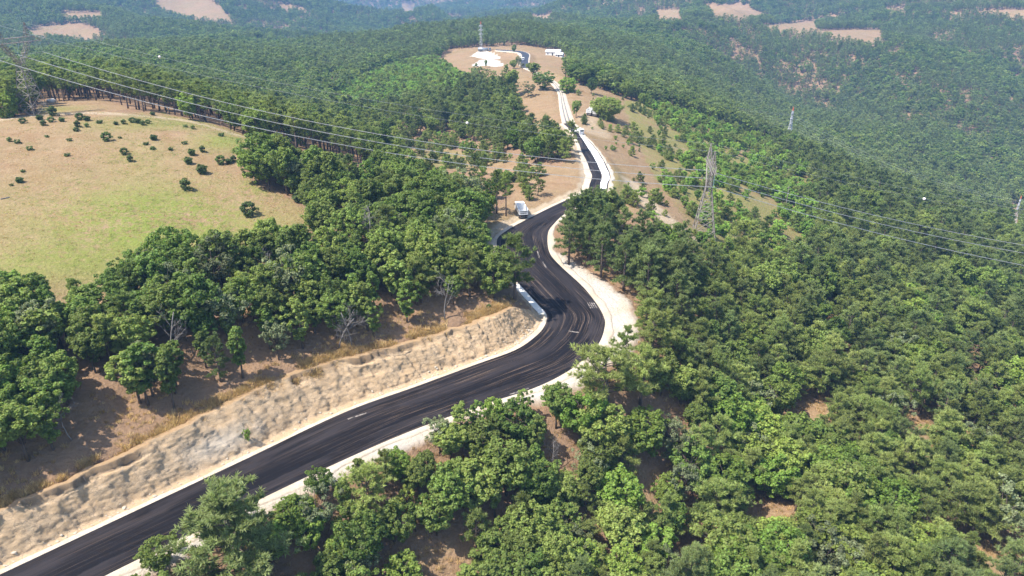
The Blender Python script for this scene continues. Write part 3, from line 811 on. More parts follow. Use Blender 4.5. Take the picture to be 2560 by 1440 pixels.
def oak_parts(seed, H, R, n_cl, per, size, slender=0.0, thin=1.0, low=.22, limbs=14):
    rng = np.random.default_rng(seed)
    lobes = rng.normal(size=(6, 3)); lobes /= np.linalg.norm(lobes, axis=1, keepdims=True)
    amp = rng.uniform(-.35, .50, 6)
    C = []
    while len(C) < n_cl:
        d = rng.normal(size=3); d /= np.linalg.norm(d)
        rr = rng.uniform(.25, 1.0) ** .45
        f = 1 + (np.clip(lobes @ d, 0, 1) ** 3 @ amp)
        p = d * rr * f
        cz = (H * (.5 + low * .55)); ez = H - cz - min(.3, .08 * H)
        q = np.array([p[0] * R, p[1] * R, cz + p[2] * (ez if p[2] > 0 else (cz - H * low))])
        if p[2] < -.15: q[:2] *= .82
        C.append(q)
    C = np.array(C); Rr = rng.uniform(.34, .62, n_cl) * (R / 3.0) ** .5
    V, F = clump_leaves(C, Rr, per, size, rng)
    mb = MB()
    bend = rng.normal(size=2) * .25
    tr = [(bend[0] * t * t * 1.2, bend[1] * t * t * 1.2, H * .72 * t) for t in np.linspace(0, 1, 6)]
    mb.tube(tr, list(np.linspace(.035 * H * .62, .03, 6)), 6)
    for k in rng.permutation(n_cl)[:limbs]:
        t0 = rng.uniform(.3, .85); i = int(t0 * 5); f = t0 * 5 - i
        s = np.array(tr[i]) * (1 - f) + np.array(tr[min(i + 1, 5)]) * f
        if C[k][2] < s[2] - .3: continue
        mid = (s + C[k]) / 2 + np.array([0, 0, .25]) + rng.normal(size=3) * .2
        mb.tube([s, mid, C[k]], [.075, .05, .02], 4)
    return (V, F), mb

def needle_tris(P, D, ln, wd, rng):
    """slim blades that turn their flat side to the sky"""
    r = np.cross(D, np.array([0, 0, 1.0])) + rng.normal(size=D.shape) * .35
    t = r - D * (r * D).sum(1, keepdims=True); t /= np.linalg.norm(t, axis=1, keepdims=True) + 1e-9
    V = np.stack([P - t * wd[:, None], P + t * wd[:, None], P + D * ln[:, None]], 1)
    return V.reshape(-1, 3), np.arange(len(P) * 3).reshape(-1, 3)

def pine_parts(seed, H, R, n_br, tufts, per, ln, wd, low=.3, cone=.55, sides=4, wig=.35):
    rng = np.random.default_rng(seed)
    mb = MB(); bend = rng.normal(size=2) * wig
    tr = np.array([(bend[0] * t * t, bend[1] * t * t, H * .96 * t) for t in np.linspace(0, 1, 8)])
    mb.tube([tuple(p) for p in tr], list(np.linspace(.026 * H, .025, 8)), 6)
    TC = []; TD = []
    for k in range(n_br):
        u = (k + rng.uniform(0, 1)) / n_br; h = low + (1 - low) * u
        az = k * 2.399 + rng.normal() * .5
        prof = min(1.0, .45 + u * 2.2) * (1 - u) ** cone * 1.05 + .10
        L = R * prof * rng.uniform(.55, 1.3)
        s = np.array([np.interp(h * 7 / .96, np.arange(8), tr[:, c]) for c in range(3)])
        el = np.interp(u, [0, .6, 1], [-.05, .25, 1.0]) + rng.normal() * .14
        d = np.array([math.cos(az) * math.cos(el), math.sin(az) * math.cos(el), math.sin(el)])
        e = s + d * L + np.array([0, 0, .12 * L])
        m_ = (s + e) / 2 - np.array([0, 0, .06 * L])
        if L > .8: mb.tube([s, m_, e], [.06, .04, .015], sides)
        nt_ = max(2, int(round(tufts * (.45 + .8 * L / R))))
        for j in range(nt_):
            w_ = rng.uniform(.30, 1.04) ** .7
            c0 = s + (e - s) * w_ + rng.normal(size=3) * np.array([.24, .24, .08]) * (.45 + .28 * L)
            TC.append(c0); TD.append(d * .55 + np.array([0, 0, .75]))
    for j in range(max(2, int(tufts))):
        TC.append(tr[-1] + rng.normal(size=3) * np.array([.25, .25, .3])); TD.append((0, 0, 1.0))
    TC = np.array(TC); TD = np.array(TD); TD /= np.linalg.norm(TD, axis=1, keepdims=True)
    n_ = len(TC) * per
    D = rng.normal(size=(n_, 3)); D /= np.linalg.norm(D, axis=1, keepdims=True)
    D = D * .85 + np.repeat(TD, per, 0) * .75; D /= np.linalg.norm(D, axis=1, keepdims=True)
    P = np.repeat(TC, per, 0) + rng.normal(size=(n_, 3)) * .07
    V, F = needle_tris(P, D, ln * rng.uniform(.65, 1.2, n_), wd * rng.uniform(.7, 1.2, n_), rng)
    return (V, F), mb

def dead_parts(seed, H, spread=1.0, twigs=True):
    rng = np.random.default_rng(seed); mb = MB()
    def grow(p, d, L, r, lev):
        pts = [p]; q = p.copy(); dd = d.copy()
        for i in range(4):
            dd = dd + rng.normal(size=3) * .13; dd /= np.linalg.norm(dd); q = q + dd * L / 4; pts.append(q.copy())
        mb.tube(pts, list(np.linspace(r, r * .45, 5)), 5 if lev == 0 else 3)
        if lev >= 3: return
        for i in range([9, 5, 3][lev]):
            w = rng.uniform(.3, 1.0); k = min(3, int(w * 4)); s = pts[k] + (pts[k + 1] - pts[k]) * (w * 4 - k)
            nd = rng.normal(size=3); nd -= dd * (nd @ dd); nd /= np.linalg.norm(nd); nd = nd * .8 * spread + dd * .55 + np.array([0, 0, .25]); nd /= np.linalg.norm(nd)
            grow(s, nd, L * rng.uniform(.28, .5), max(.016, r * .42), lev + 1)
    grow(np.zeros(3), np.array([rng.normal() * .06, rng.normal() * .06, 1.0]), H, .014 * H + .03, 0)
    return mb

def leaf_mesh(name, VF, mat):
    me = new_mesh(name, VF[0], VF[1], False); me.materials.append(mat); return me
def wood_mesh(name, mb, mat):
    me = mb.mesh(name, True); me.materials.append(mat); return me
def merged(name, VF, mb, mats):
    """crown and wood in one mesh, for the mass of trees"""
    wv = np.array(mb.v, float); fv = [list(range(0))]
    tri = []
    for f in mb.f:
        for i in range(1, len(f) - 1): tri.append((f[0], f[i], f[i + 1]))
    tri = np.array(tri) if tri else np.zeros((0, 3), int)
    LV, LF = VF
    if LF.shape[1] == 4: LF = np.concatenate([LF[:, [0, 1, 2]], LF[:, [0, 2, 3]]])
    V = np.concatenate([LV, wv]) if len(wv) else LV
    F = np.concatenate([LF, tri + len(LV)]) if len(tri) else LF
    me = new_mesh(name, V, F, False)
    for m in mats: me.materials.append(m)
    mi = np.zeros(len(F), np.int32); mi[len(LF):] = 1
    me.polygons.foreach_set('material_index', mi)
    return me

# full-detail kinds: (crown mesh, trunk mesh, height, merged mesh)
KIN = {}
def add_kind(kind, parts, H, leaf, bark):
    VF, mb = parts
    KIN.setdefault(kind, []).append((leaf_mesh('crown', VF, leaf), wood_mesh('trunk', mb, bark), H, merged(kind, VF, mb, [leaf, bark])))
for i, (H, R, low) in enumerate(((8.0, 3.0, .20), (8.5, 2.7, .26), (7.2, 3.1, .16), (9.0, 2.5, .30), (7.6, 2.9, .22), (8.2, 3.3, .20), (9.4, 2.9, .34), (6.6, 2.6, .12))):
    add_kind('oak', oak_parts(100 + i, H, R, 150, 44, .165, low=low), H, M_OAK, M_BARK)
for i, (H, R, low) in enumerate(((7.6, 3.1, .16), (7.0, 3.2, .14), (8.2, 3.0, .2))):
    add_kind('oak_bright', oak_parts(140 + i, H, R, 155, 44, .165, low=low), H, M_OAKB, M_BARK)
for i, (H, R, low) in enumerate(((8.8, 1.7, .16), (9.4, 1.5, .22), (8.2, 1.9, .2))):
    add_kind('oak_slim', oak_parts(150 + i, H, R, 95, 44, .165, low=low, limbs=10), H, M_OAK, M_BARK)
for i, (H, R) in enumerate(((7.5, 2.6), (7.0, 2.8))):
    add_kind('oak_thin', oak_parts(160 + i, H, R, 60, 46, .13, low=.22, limbs=26), H, M_OAKG, M_BARK)
add_kind('oak_wide', oak_parts(175, 10.0, 7.0, 420, 44, .19, low=.06, limbs=30), 10.0, M_OAK, M_BARK)
add_kind('oak_yellow', oak_parts(170, 6.5, 2.0, 44, 60, .15, low=.25), 6.5, M_OAKY, M_BARK)
for i, (H, R, low, cone) in enumerate(((10, 3.3, .24, .5), (10.5, 3.0, .28, .55), (9.5, 3.5, .2, .45), (11, 2.9, .34, .5), (9.8, 3.2, .26, .6), (9.0, 3.7, .3, .4), (11.5, 2.7, .3, .65))):
    add_kind('pine', pine_parts(200 + i, H, R, 34, 10, 24, .58, .060, low=low, cone=cone), H, M_PINE, M_PBARK)
for i, (H, R, low, cone) in enumerate(((13, 3.6, .16, .5), (12.5, 3.9, .22, .48), (13.5, 3.4, .2, .55))):
    add_kind('pine_dark', pine_parts(230 + i, H, R, 44, 11, 24, .58, .062, low=low, cone=cone), H, M_PINED, M_PBARK)
add_kind('pine_big', pine_parts(245, 13, 4.6, 84, 13, 24, .56, .07, low=.10, cone=.5), 13, M_PINED, M_PBARK)
for i, (H, R) in enumerate(((11.5, 2.4), (12, 2.6), (11, 2.2))):
    add_kind('pine_tall', pine_parts(250 + i, H, R, 32, 7, 20, .54, .075, low=.48, cone=.42), H, M_PINE, M_PBARK)
for i in range(3):
    add_kind('young_pine', pine_parts(270 + i, 4.0, 2.0, 34, 7, 22, .40, .055, low=.04, cone=.62, wig=.1), 4.0, M_PINE, M_PBARK)
for i in range(3):
    add_kind('young_oak', oak_parts(280 + i, 4.0, 1.6, 34, 56, .15, low=.08, limbs=6), 4.0, M_YOUNG, M_BARK)
for i, (H, R) in enumerate(((2.0, 1.15), (1.8, 1.1), (2.3, 1.2))):
    add_kind('shrub', oak_parts(290 + i, H, R, 46, 50, .11, low=-.05, limbs=3), H, M_SHRUB, M_BARK)
for i in range(2):
    add_kind('low_bush', oak_parts(296 + i, 1.0, .8, 22, 40, .09, low=-.08, limbs=2), 1.0, M_SHRUB, M_BARK)
DEAD = [(wood_mesh('trunk', dead_parts(300 + i, 8.0), M_DEAD), 8.0) for i in range(4)]
def far_kind(kind, parts, H, leaf, bark):
    VF, mb = parts; KIN.setdefault(kind, []).append((None, None, H, merged(kind, VF, mb, [leaf, bark])))
for i in range(4): far_kind('far_oak', oak_parts(400 + i, 8.0, 3.1, 34, 16, .42, low=.15, limbs=2), 8.0, M_OAK, M_BARK)
for i in range(4): far_kind('far_pine', pine_parts(420 + i, 10.0, 3.1, 20, 3, 11, .95, .16, low=.22, cone=.5, sides=3), 10.0, M_PINED, M_PBARK)

# ------------------------------------------------------------------ where trees stand
def scatter(y0, y1, sp, jit=.44, wide=.72, pad=45):
    X = []; Y = []; y = y0; row = 0
    while y < y1:
        r = sp(y); w = wide * y + pad
        xs = np.arange(-w, w, r) + (row % 2) * r * .5
        X.append(xs + RNG.uniform(-jit, jit, len(xs)) * r); Y.append(y + RNG.uniform(-jit, jit, len(xs)) * r)
        y += r * .9; row += 1
    return np.concatenate(X), np.concatenate(Y)

YOUNG = [(825, 250), (900, 200), (1000, 160), (1120, 138), (1190, 185), (1160, 240), (1050, 270), (900, 285), (835, 280)]
GROVE = [(1388, 560), (1392, 650), (1440, 690), (1500, 722), (1560, 750), (1620, 800), (1740, 800), (1740, 650), (1680, 590), (1600, 540), (1540, 512), (1470, 505), (1410, 530)]
OAKY = [(1640, 1040), (1960, 1060), (2180, 1240), (2120, 1500), (1500, 1500), (1560, 1200)]
SPARSE = [(1100, 330), (1290, 400), (1420, 440), (1390, 520), (1270, 490), (1200, 440), (980, 400), (960, 350)]

def classify(x, y):
    z = gz(x, y); px, py, dep = to_px(x, y, z)
    n1 = fbm(x / 14, y / 14, 3, 201); n2 = fbm(x / 60, y / 60, 3, 211); n3 = fbm(x / 150, y / 150, 2, 215)
    jx = (fbm(x / 9, y / 9, 2, 221) - .5) * 1800 / dep; jy = (fbm(x / 9, y / 9, 2, 225) - .5) * 900 / dep
    pine = np.where(y > 330, np.clip(.72 + (n3 - .5) * 2.2, .1, .95), .82)
    H = np.full(len(x), 9.0) + RNG.normal(size=len(x)) * 1.0
    dens = np.full(len(x), .98) - .6 * smooth(.58, .70, n1)
    style = np.zeros(len(x), int)              # 0 forest, 1 scrub, 2 young, 3 grove, 4 tall pines
    left = (px < 1345) & (y < 235) & (py < 1300)
    fg = (y < 150) & ~left
    fgl = fg & (py > 900)
    pine = np.where(fgl, np.interp(px, [1000, 1380, 1700, 2000], [.08, .22, .70, .84]), pine)
    o = in_poly(px, py, OAKY) & (y < 160); pine = np.where(o, .28, pine)
    road_bh = np.zeros(len(x))
    lw = left & (py > 330)
    pine = np.where(lw, np.where((px > 950) & (py < 800), .20, .05), pine)
    dens = np.where(lw, .985 - .55 * smooth(.60, .70, n1), dens)
    H = np.where(lw, 9.2 + RNG.normal(size=len(x)) * 1.0, H)
    H = np.where(fgl, 7.6 + RNG.normal(size=len(x)) * .9 + 1.6 * smooth(1500, 1900, px), H)
    back = (px < 1000) & (y > 232) & (y < 420)
    pine = np.where(back, .93, pine); style = np.where(back, 4, style); dens = np.where(back, dens * .80, dens); H = np.where(back, 10.5 + RNG.normal(size=len(x)) * 1.2, H)
    fl = (px > 950) & (px < 1420) & (y > 290) & (y < 560); pine = np.where(fl, .88, pine); H = np.where(fl, 9.5 + RNG.normal(size=len(x)), H)
    dens = np.where(fl, dens * .8, dens)
    s_ = in_poly(px + jx, py + jy, SCRUB) & (y > 170) & (y < 520)
    style = np.where(s_, 1, style); pine = np.where(s_, .30, pine); H = np.where(s_, np.clip(3.7 + RNG.normal(size=len(x)) * 1.1 + 1.2 * smooth(.5, .7, n2), 1.4, 7), H)
    dens = np.where(s_, np.clip(.14 + .72 * smooth(.44, .60, n1), 0, .88), dens)
    yo = in_poly(px + jx, py + jy, YOUNG) & (y > 380) & (y < 680)
    style = np.where(yo, 2, style); pine = np.where(yo, .25, pine); H = np.where(yo, 4.6 + RNG.normal(size=len(x)) * .7, H); dens = np.where(yo, .98, dens)
    g = in_poly(px, py, GROVE) & (y > 120) & (y < 260)
    style = np.where(g, 3, style); pine = np.where(g, .96, pine); H = np.where(g, 11.5 + RNG.normal(size=len(x)) * 1.2, H); dens = np.where(g, .97, dens)
    # bare reddish openings on the far hillside
    rs = (px > 1600) & (y > 520)
    dens = np.where(rs, dens * (1 - .6 * smooth(.59, .71, fbm(x / 34, y / 34, 4, 231))), dens)
    far = y > 620
    dens = np.where(far & ~rs, dens * (1 - .5 * smooth(.60, .70, fbm(x / 50, y / 50, 3, 235))), dens)
    clr = clear_mask(px + jx * .6, py + jy * .6, y)
    dens = np.where(clr, 0, dens)
    # scattered small trees in the open ridge
    rid = in_poly(px, py, RIDGE) & (y > 160) & (y < 760)
    rr_ = rid & (px > 1445) & (y < 420)
    style = np.where(rr_, 1, style); dens = np.where(rr_, .05 + .34 * smooth(.50, .62, n1) * smooth(1480, 1600, px), dens)
    H = np.where(rr_, np.clip(2.6 + RNG.normal(size=len(x)) * .9, 1.2, 5), H); pine = np.where(rr_, .7, pine)
    sp = in_poly(px, py, SPARSE) & (y > 180) & (y < 420)
    dens = np.where(sp, .16 + .3 * smooth(.5, .62, n1), dens); H = np.where(sp, 4.5 + RNG.normal(size=len(x)) * 2.0, H); pine = np.where(sp, .85, pine)
    style = np.where(sp & (H < 5), 1, style)
    H = np.clip(H, 1.2, 16)
    # keep off the road, its verges and the bank
    m = np.where((y > 30) & (y < 780) & (np.abs(x) < 130))[0]
    if len(m):
        i, off = road_frame(x[m], y[m])
        bh = BH_ALL[i]
        keepL = np.where(bh > .8, 2.0 + bh + 2.0, 4.2 + .12 * H[m]); keepR = MR_ALL[i] + 1.2
        bad = np.where(off > 0, off < keepR, -off < keepL) | (off == 0)
        # trees thin out towards the lip
        bad |= (off < 0) & (bh > .8) & (-off < keepL + 4) & (RNG.uniform(size=len(m)) < .22)
        H[m] = np.where((off > 0) & (y[m] < 130) & (i < 7 * SUB), np.minimum(H[m], 4.6 + .30 * off + RNG.normal(size=len(m)) * .9), H[m])
        bad |= (off > 0) & (y[m] < 130) & (off < 12) & (i < 7 * SUB) & (RNG.uniform(size=len(m)) < .25)
        dens[m] = np.where(bad, 0, dens[m])
    k = RNG.uniform(size=len(x)) < dens
    return dict(x=x[k], y=y[k], z=z[k], px=px[k], py=py[k], dep=dep[k], pine=RNG.uniform(size=k.sum()) < pine[k], H=H[k], style=style[k], n2=n2[k], left=left[k])

def visible(T, extra=.85):
    """the tree's upper part can be seen past the ground"""
    zt = T['z'] + T['H'] * extra
    ok = np.ones(len(zt), bool)
    for t in np.linspace(.08, .985, 70):
        ok &= CAM_Z + (zt - CAM_Z) * t > gz(T['x'] * t, T['y'] * t) - .5
    px, py, _ = to_px(T['x'], T['y'], zt)
    b = 120 + 9000 / np.maximum(T['dep'], 40)
    ok &= (px > -b * 1.4) & (px < 2560 + b) & (py < 1440 + 1.6 * b) & (py > -160)
    return ok
def sub(T, k): return {a: v[k] for a, v in T.items()}
def join(*Ts): return {a: np.concatenate([t[a] for t in Ts]) for a in Ts[0]}

Tn = classify(*scatter(58, 430, lambda y: 3.6 + y * .002))
x_, y_ = scatter(190, 700, lambda y: 2.7)
Ts = classify(x_, y_); Ts = sub(Ts, (Ts['style'] == 1) | (Ts['style'] == 2))
Tn = sub(Tn, (Tn['style'] != 1) & (Tn['style'] != 2))
Tf = classify(*scatter(430, 4200, lambda y: np.interp(y, [430, 900, 1500, 2500, 4200], [4.4, 5.2, 6.8, 11, 18]), wide=.74))
Tf = sub(Tf, (Tf['style'] != 1) & (Tf['style'] != 2))
Tf['H'] = Tf['H'] * np.interp(Tf['y'], [430, 1000, 2000, 4200], [1.0, 1.05, 1.35, 2.0])
Tn = sub(Tn, visible(Tn)); Ts = sub(Ts, visible(Ts)); Tf = sub(Tf, visible(Tf))
print('trees', len(Tn['x']), len(Ts['x']), len(Tf['x']))
# ------------------------------------------------------------------ trees one can point at: kind, foot in the picture, height, girth, label
SPECIAL = [
    ('pine_big', 600, 1462, 16.0, 1.3, 'large bushy pine at the lower edge of the picture, overlapping the asphalt road'),
    ('pine', 1287, 752, 14.0, 1.2, 'lone slim pine on the bank end at the bend, casting shadow on the road'),
    ('pine_dark', 1422, 660, 13.0, 1.0, 'big dark pine nearest the inner kerb of the upper bend, first of the grove'),
    ('pine_dark', 1502, 694, 13.0, .95, 'grey-green pine in the middle front of the grove behind the gravel apron'),
    ('pine_dark', 1618, 758, 13.5, 1.0, 'pine with bare lower trunk at the front end of the gravel apron grove'),
    ('pine_dark', 1460, 612, 13.0, 1.0, 'tall dark pine at the back of the grove where the road vanishes'),
    ('pine_dark', 1555, 640, 12.5, 1.0, 'broad pine in the heart of the grove beside the bend'),
    ('oak', 1236, 744, 9.5, 1.0, 'oak ending the bank-top wood, left neighbour of the lone slim pine'),
    ('oak', 1258, 716, 9.0, .9, 'oak close behind the lone slim pine at the inner bend'),
    ('oak_bright', 1450, 1096, 9.5, 1.1, 'bright oak crowding the verge just below the overhanging light pine'),
    ('oak', 1290, 1112, 8.5, 1.0, 'oak leaning over the verge left of the sharp bend'),
    ('pine', 1600, 1010, 12.0, 1.1, 'bushy pine next to the overhanging light pine, apron side'),
    ('pine', 1518, 1032, 13.0, 1.3, 'light green pine overhanging the outer edge of the sharp bend'),
    ('pine', 1628, 915, 12.5, 1.15, 'narrow pine standing at the far tip of the white gravel apron'),
    ('oak', 1390, 1070, 9.5, 1.1, 'oak leaning over the white verge just below the sharp bend'),
    ('oak_thin', 800, 1330, 8.0, 1.0, 'sparse grey-green tree beside the big bushy pine below the road'),
    ('oak_thin', 1100, 1130, 7.5, .9, 'thin tree rising against the asphalt at the middle of the lower verge'),
    ('oak_yellow', 1015, 1290, 6.0, .7, 'small yellow-leaved tree among the green oaks below the road'),
    ('oak_bright', 2120, 1330, 8.5, 1.25, 'broad bright green oak among the pines of the lower slope'),
    ('oak_yellow', 1240, 1455, 6.0, .8, 'yellow-green young tree at the bottom edge of the picture'),
    ('oak', 660, 440, 12.0, 1.25, 'tall dark oak at the corner of the grass field, end of the wood'),
    ('oak', 700, 430, 10.5, .9, 'oak with pale trunk next to the tall field-corner oak'),
    ('pine_dark', 1188, 500, 13.5, .7, 'pointed dark pine rising above the wood, behind the dump truck bend'),
    ('pine_tall', 1265, 540, 12.0, .8, 'thin-trunked pine right beside the dump truck'),
    ('pine_tall', 1242, 534, 12.0, .8, 'second thin-trunked pine from the dump truck'),
    ('pine_tall', 1205, 525, 12.0, .8, 'third thin-trunked pine from the dump truck'),
    ('oak_wide', 1516, 299, 11.0, 1.0, 'very wide spreading oak shading the two parked dump trucks'),
    ('oak', 1440, 294, 8.2, 1.0, 'rounded oak alone beside the unpaved stretch of road'),
    ('oak_bright', 1420, 231, 9.0, 1.45, 'round bright oak where the unpaved road turns on the ridge'),
    ('oak', 1357, 224, 9.5, 1.6, 'wide flat-topped oak at the upper end of the unpaved road'),
    ('oak', 1332, 198, 10.5, 1.5, 'dark dense oak hiding the road on the ridge top'),
    ('oak_thin', 1320, 242, 8.0, 1.4, 'sparse pale oak at the edge of the ridge pine wood'),
    ('oak', 1478, 234, 8.5, .9, 'upright oak with a leaning stem on the dry ridge grass'),
    ('oak', 1452, 212, 10.0, 1.6, 'dark oak at the front of the ridge-top cluster'),
    ('oak', 1380, 338, 6.5, .95, 'small round oak in the dry grass left of the chipping-covered lane'),
    ('oak', 1215, 170, 6.0, .75, 'small tree standing alone on the lower white gravel lot'),
    ('oak', 1283, 172, 6.0, 1.1, 'round bush-like tree between the white lot and the far paved road'),
    ('oak', 1296, 164, 6.5, .8, 'dark little tree touching the far paved road'),
    ('oak_thin', 1305, 178, 6.0, .9, 'pale little tree below the far paved road'),
    ('oak', 1285, 131, 6.5, .8, 'dark tree where the far paved road turns left'),
    ('oak', 1440, 205, 10.5, 1.7, 'leftmost of the dark oaks crowning the ridge'),
    ('oak', 1490, 205, 10.5, 1.7, 'middle one of the dark oaks crowning the ridge'),
    ('oak', 1530, 222, 10.0, 1.6, 'rightmost of the dark oaks crowning the ridge'),
    ('oak', 1608, 272, 9.0, 1.05, 'dark oak at the upper border of the ridge grass, above the young pines'),
    ('pine', 1425, 378, 10.5, .8, 'pine hiding the join between black asphalt and white chippings'),
    ('young_pine', 1584, 338, 5.5, .9, 'small grey conical pine on the ridge slope'),
    ('young_pine', 1378, 1, 0, 0, None),
    ('young_oak', 622, 1102, 3.0, .45, 'young green sapling growing from the earth bank face'),
    ('shrub', 1222, 772, 1.3, .8, 'green bush on the dry floor above the bank end'),
]
SPECIAL = [s for s in SPECIAL if s[5]]
SHRUBS = [  # foot in the picture, height
    (267, 352, 2.7), (506, 434, 3.0), (466, 474, 3.2), (622, 538, 3.6), (385, 350, 1.9), (327, 404, 2.0), (311, 386, 2.0), (480, 388, 2.2), (507, 380, 2.0), (552, 410, 2.6), (573, 408, 1.6),
    (25, 354, 1.4), (44, 358, 1.2), (117, 343, .8), (175, 352, .9), (168, 390, 1.0), (50, 456, 1.6), (58, 430, .8), (75, 375, 1.2), (472, 410, 2.4), (463, 360, 1.0), (365, 362, 1.0), (382, 374, 1.0), (427, 375, 1.0),
    (57, 308, 1.7), (100, 300, 1.9), (110, 314, 1.8), (128, 305, 1.7), (155, 304, 1.6), (195, 318, 2.2), (200, 300, 2.4), (218, 302, 1.9), (218, 318, 1.4), (249, 308, 1.2), (290, 312, 1.3), (310, 310, 1.6), (331, 306, 1.7), (345, 308, 1.8),
    (358, 313, 1.6), (370, 309, 1.4), (191, 328, 1.2), (483, 323, 1.4), (463, 318, 1.0), (382, 288, 1.5), (134, 290, 3.4), (553, 340, 1.2), (745, 505, 3.0), (585, 405, 2.0), (640, 415, 2.6), (300, 346, .7), (30, 464, .6)]

used = []
def foot(px, py):
    return hit(px, py)
TREES = 0
def plant(kind, loc, H, girth, rz, var, name, label, cat, group):
    crown, trunk, h0, _ = KIN[kind][var % len(KIN[kind])]
    s = H / h0
    o = empty(name, loc, rz, (s * girth, s * girth, s))
    tag(o, label, cat, group)
    link('trunk', trunk, None, o); link('crown', crown, None, o)
    return o
NAME = {'oak': 'oak_tree', 'oak_bright': 'oak_tree', 'oak_slim': 'oak_tree', 'oak_thin': 'oak_tree', 'oak_yellow': 'oak_tree', 'pine': 'pine_tree', 'pine_dark': 'pine_tree', 'pine_tall': 'pine_tree', 'pine_big': 'pine_tree', 'oak_wide': 'oak_tree',
        'young_pine': 'young_pine_tree', 'young_oak': 'young_broadleaf_tree', 'shrub': 'shrub', 'low_bush': 'shrub'}
for i, (kind, px, py, H, g, label) in enumerate(SPECIAL):
    p = foot(px, py)
    if p is None: continue
    if kind == 'young_oak':                       # roots in the bank face
        k_ = np.argmin((to_px(BX, BY, BZ)[0] - px) ** 2 + (to_px(BX, BY, BZ)[1] - py) ** 2); p = np.array((BX.flat[k_], BY.flat[k_], BZ.flat[k_]))
    plant(kind, (p[0], p[1], p[2] - .1), H, g, i * 1.7, i, NAME[kind], label, 'shrub' if kind == 'shrub' else 'tree', None)
    used.append((p[0], p[1], H * .26 * g))
def shrub_place(px, py):
    if py < 330: return 'among the bushes along the far rim of the grass field'
    if px < 200: return 'in the dry part of the grass field'
    if px > 540: return 'where the grass field meets the oak wood'
    return 'in the middle of the grass field'
big = {0: 'dark round shrub alone high on the grass field', 1: 'dark round shrub nearer the wood of the two on the field', 2: 'dark upright shrub lowest on the open field', 3: 'conical shrub at the lower tip of the field, before the oaks', 44: 'bushy tree-sized shrub beside the lattice pylon foot', 46: 'dark shrub against the wood at the narrow end of the field'}
for i, (px, py, H) in enumerate(SHRUBS):
    p = foot(px, py)
    if p is None: continue
    lab = big.get(i)
    size = 'low spreading' if H < 1.1 else ('knee-high' if H < 1.5 else 'waist-high' if H < 2.1 else 'taller')
    if lab is None: lab = f'{"taller" if H >= 2.1 else "small" if H >= 1.3 else "low spreading"} green shrub {shrub_place(px, py)}'
    plant('shrub' if H >= 1.3 else 'low_bush', (p[0], p[1], p[2] - .05), H, 1.0 if H < 2 else .82, i * 2.1, i, 'shrub', lab, 'shrub', None if i in big else 'bushes scattered over the grass field')
    used.append((p[0], p[1], 1.2))
used = np.array(used)
# grey leafless trees
DEADS = [(880, 868, 8.5, 'bare grey dead tree standing at the lip of the earth bank'), (846, 872, 8.0, 'thin bare dead trunk left of the larger dead tree at the bank lip'), (1112, 800, 8.5, 'dead leafless tree above the bank, near the road bend'),
         (935, 640, 9.5, 'bare branched dead tree inside the oak wood'), (430, 900, 9.0, 'bare brush-like dead tree in the dark oak wood'), (700, 720, 7.5, 'leafless grey tree at the edge of the oak wood and the field'),
         (180, 1100, 6.5, 'dead grey stem in the shade over the bank'), (1380, 1180, 6.0, 'grey dead branches among the oaks below the road'), (2400, 1300, 5.0, 'pale broken dead trunk standing in the lower corner pines')]
for i, (px, py, H, lab) in enumerate(DEADS):
    p = foot(px, py)
    used = np.vstack([used, (p[0], p[1], 2.6)])
    me, h0 = DEAD[i % 4]
    o = empty('dead_tree', (p[0], p[1], p[2] - .1), i * 2.3, H / h0); tag(o, lab, 'tree'); link('trunk', me, None, o)

def off_used(T, f=1.0):
    ok = np.ones(len(T['x']), bool)
    for ux, uy, ur in used: ok &= (T['x'] - ux) ** 2 + (T['y'] - uy) ** 2 > (ur * f) ** 2
    return sub(T, ok)
Tn = off_used(Tn); Ts = off_used(Ts)
# nothing tall right in front of the lattice towers' feet, the vehicles and the long view of the road
for px, py, r in ((1302, 556, 7), (1757, 592, 7), (1210, 130, 12), (1308, 152, 8), (1475, 292, 9), (1158, 100, 18), (1388, 136, 22)):
    p = foot(px, py)
    k = (Tn['x'] - p[0]) ** 2 + (Tn['y'] - p[1]) ** 2 > r * r; Tn = sub(Tn, k)
    k = (Tf['x'] - p[0]) ** 2 + (Tf['y'] - p[1]) ** 2 > (r * 1.3) ** 2; Tf = sub(Tf, k)
    k = (Ts['x'] - p[0]) ** 2 + (Ts['y'] - p[1]) ** 2 > (r * .5) ** 2; Ts = sub(Ts, k)
def shields(T, px0, px1, py0, py1, ymax):
    """drop trees whose crown would hide this window of the picture"""
    cx, cy, _ = to_px(T['x'], T['y'], T['z'] + T['H'] * .75); cb = T['py']
    w = 3.0 * FPX / T['dep']
    bad = (cx + w > px0) & (cx - w < px1) & (cy - w < py1) & (cb > py0) & (T['y'] < ymax)
    return sub(T, ~bad)
_, tpy, _ = to_px(Tn['x'], Tn['y'], Tn['z'] + Tn['H'])
skyline = np.interp(Tn['px'], [600, 620, 700, 770, 900, 1000, 1060, 1150, 1200, 1300], [300, 335, 348, 388, 406, 394, 404, 432, 432, 455])
k = (Tn['px'] > 600) & (Tn['px'] < 1300) & (Tn['y'] < np.where(Tn['px'] < 1000, 236, 280)) & (tpy < skyline - 6)
Tn = sub(Tn, ~k)
Tn = shields(Tn, 1262, 1372, 560, 690, 178); Tn = shields(Tn, 1275, 1330, 505, 556, 182); Tn = shields(Tn, 1330, 1372, 690, 800, 162)
Tn = shields(Tn, 1575, 1735, 455, 555, 228); Tn = shields(Tn, 2532, 2546, 510, 560, 620); Tf = shields(Tf, 2532, 2546, 510, 560, 620); Tn = shields(Tn, 1738, 1790, 470, 590, 235); Tn = shields(Tn, 1468, 1530, 395, 465, 230); Tn = shields(Tn, 1380, 1500, 700, 960, 128)

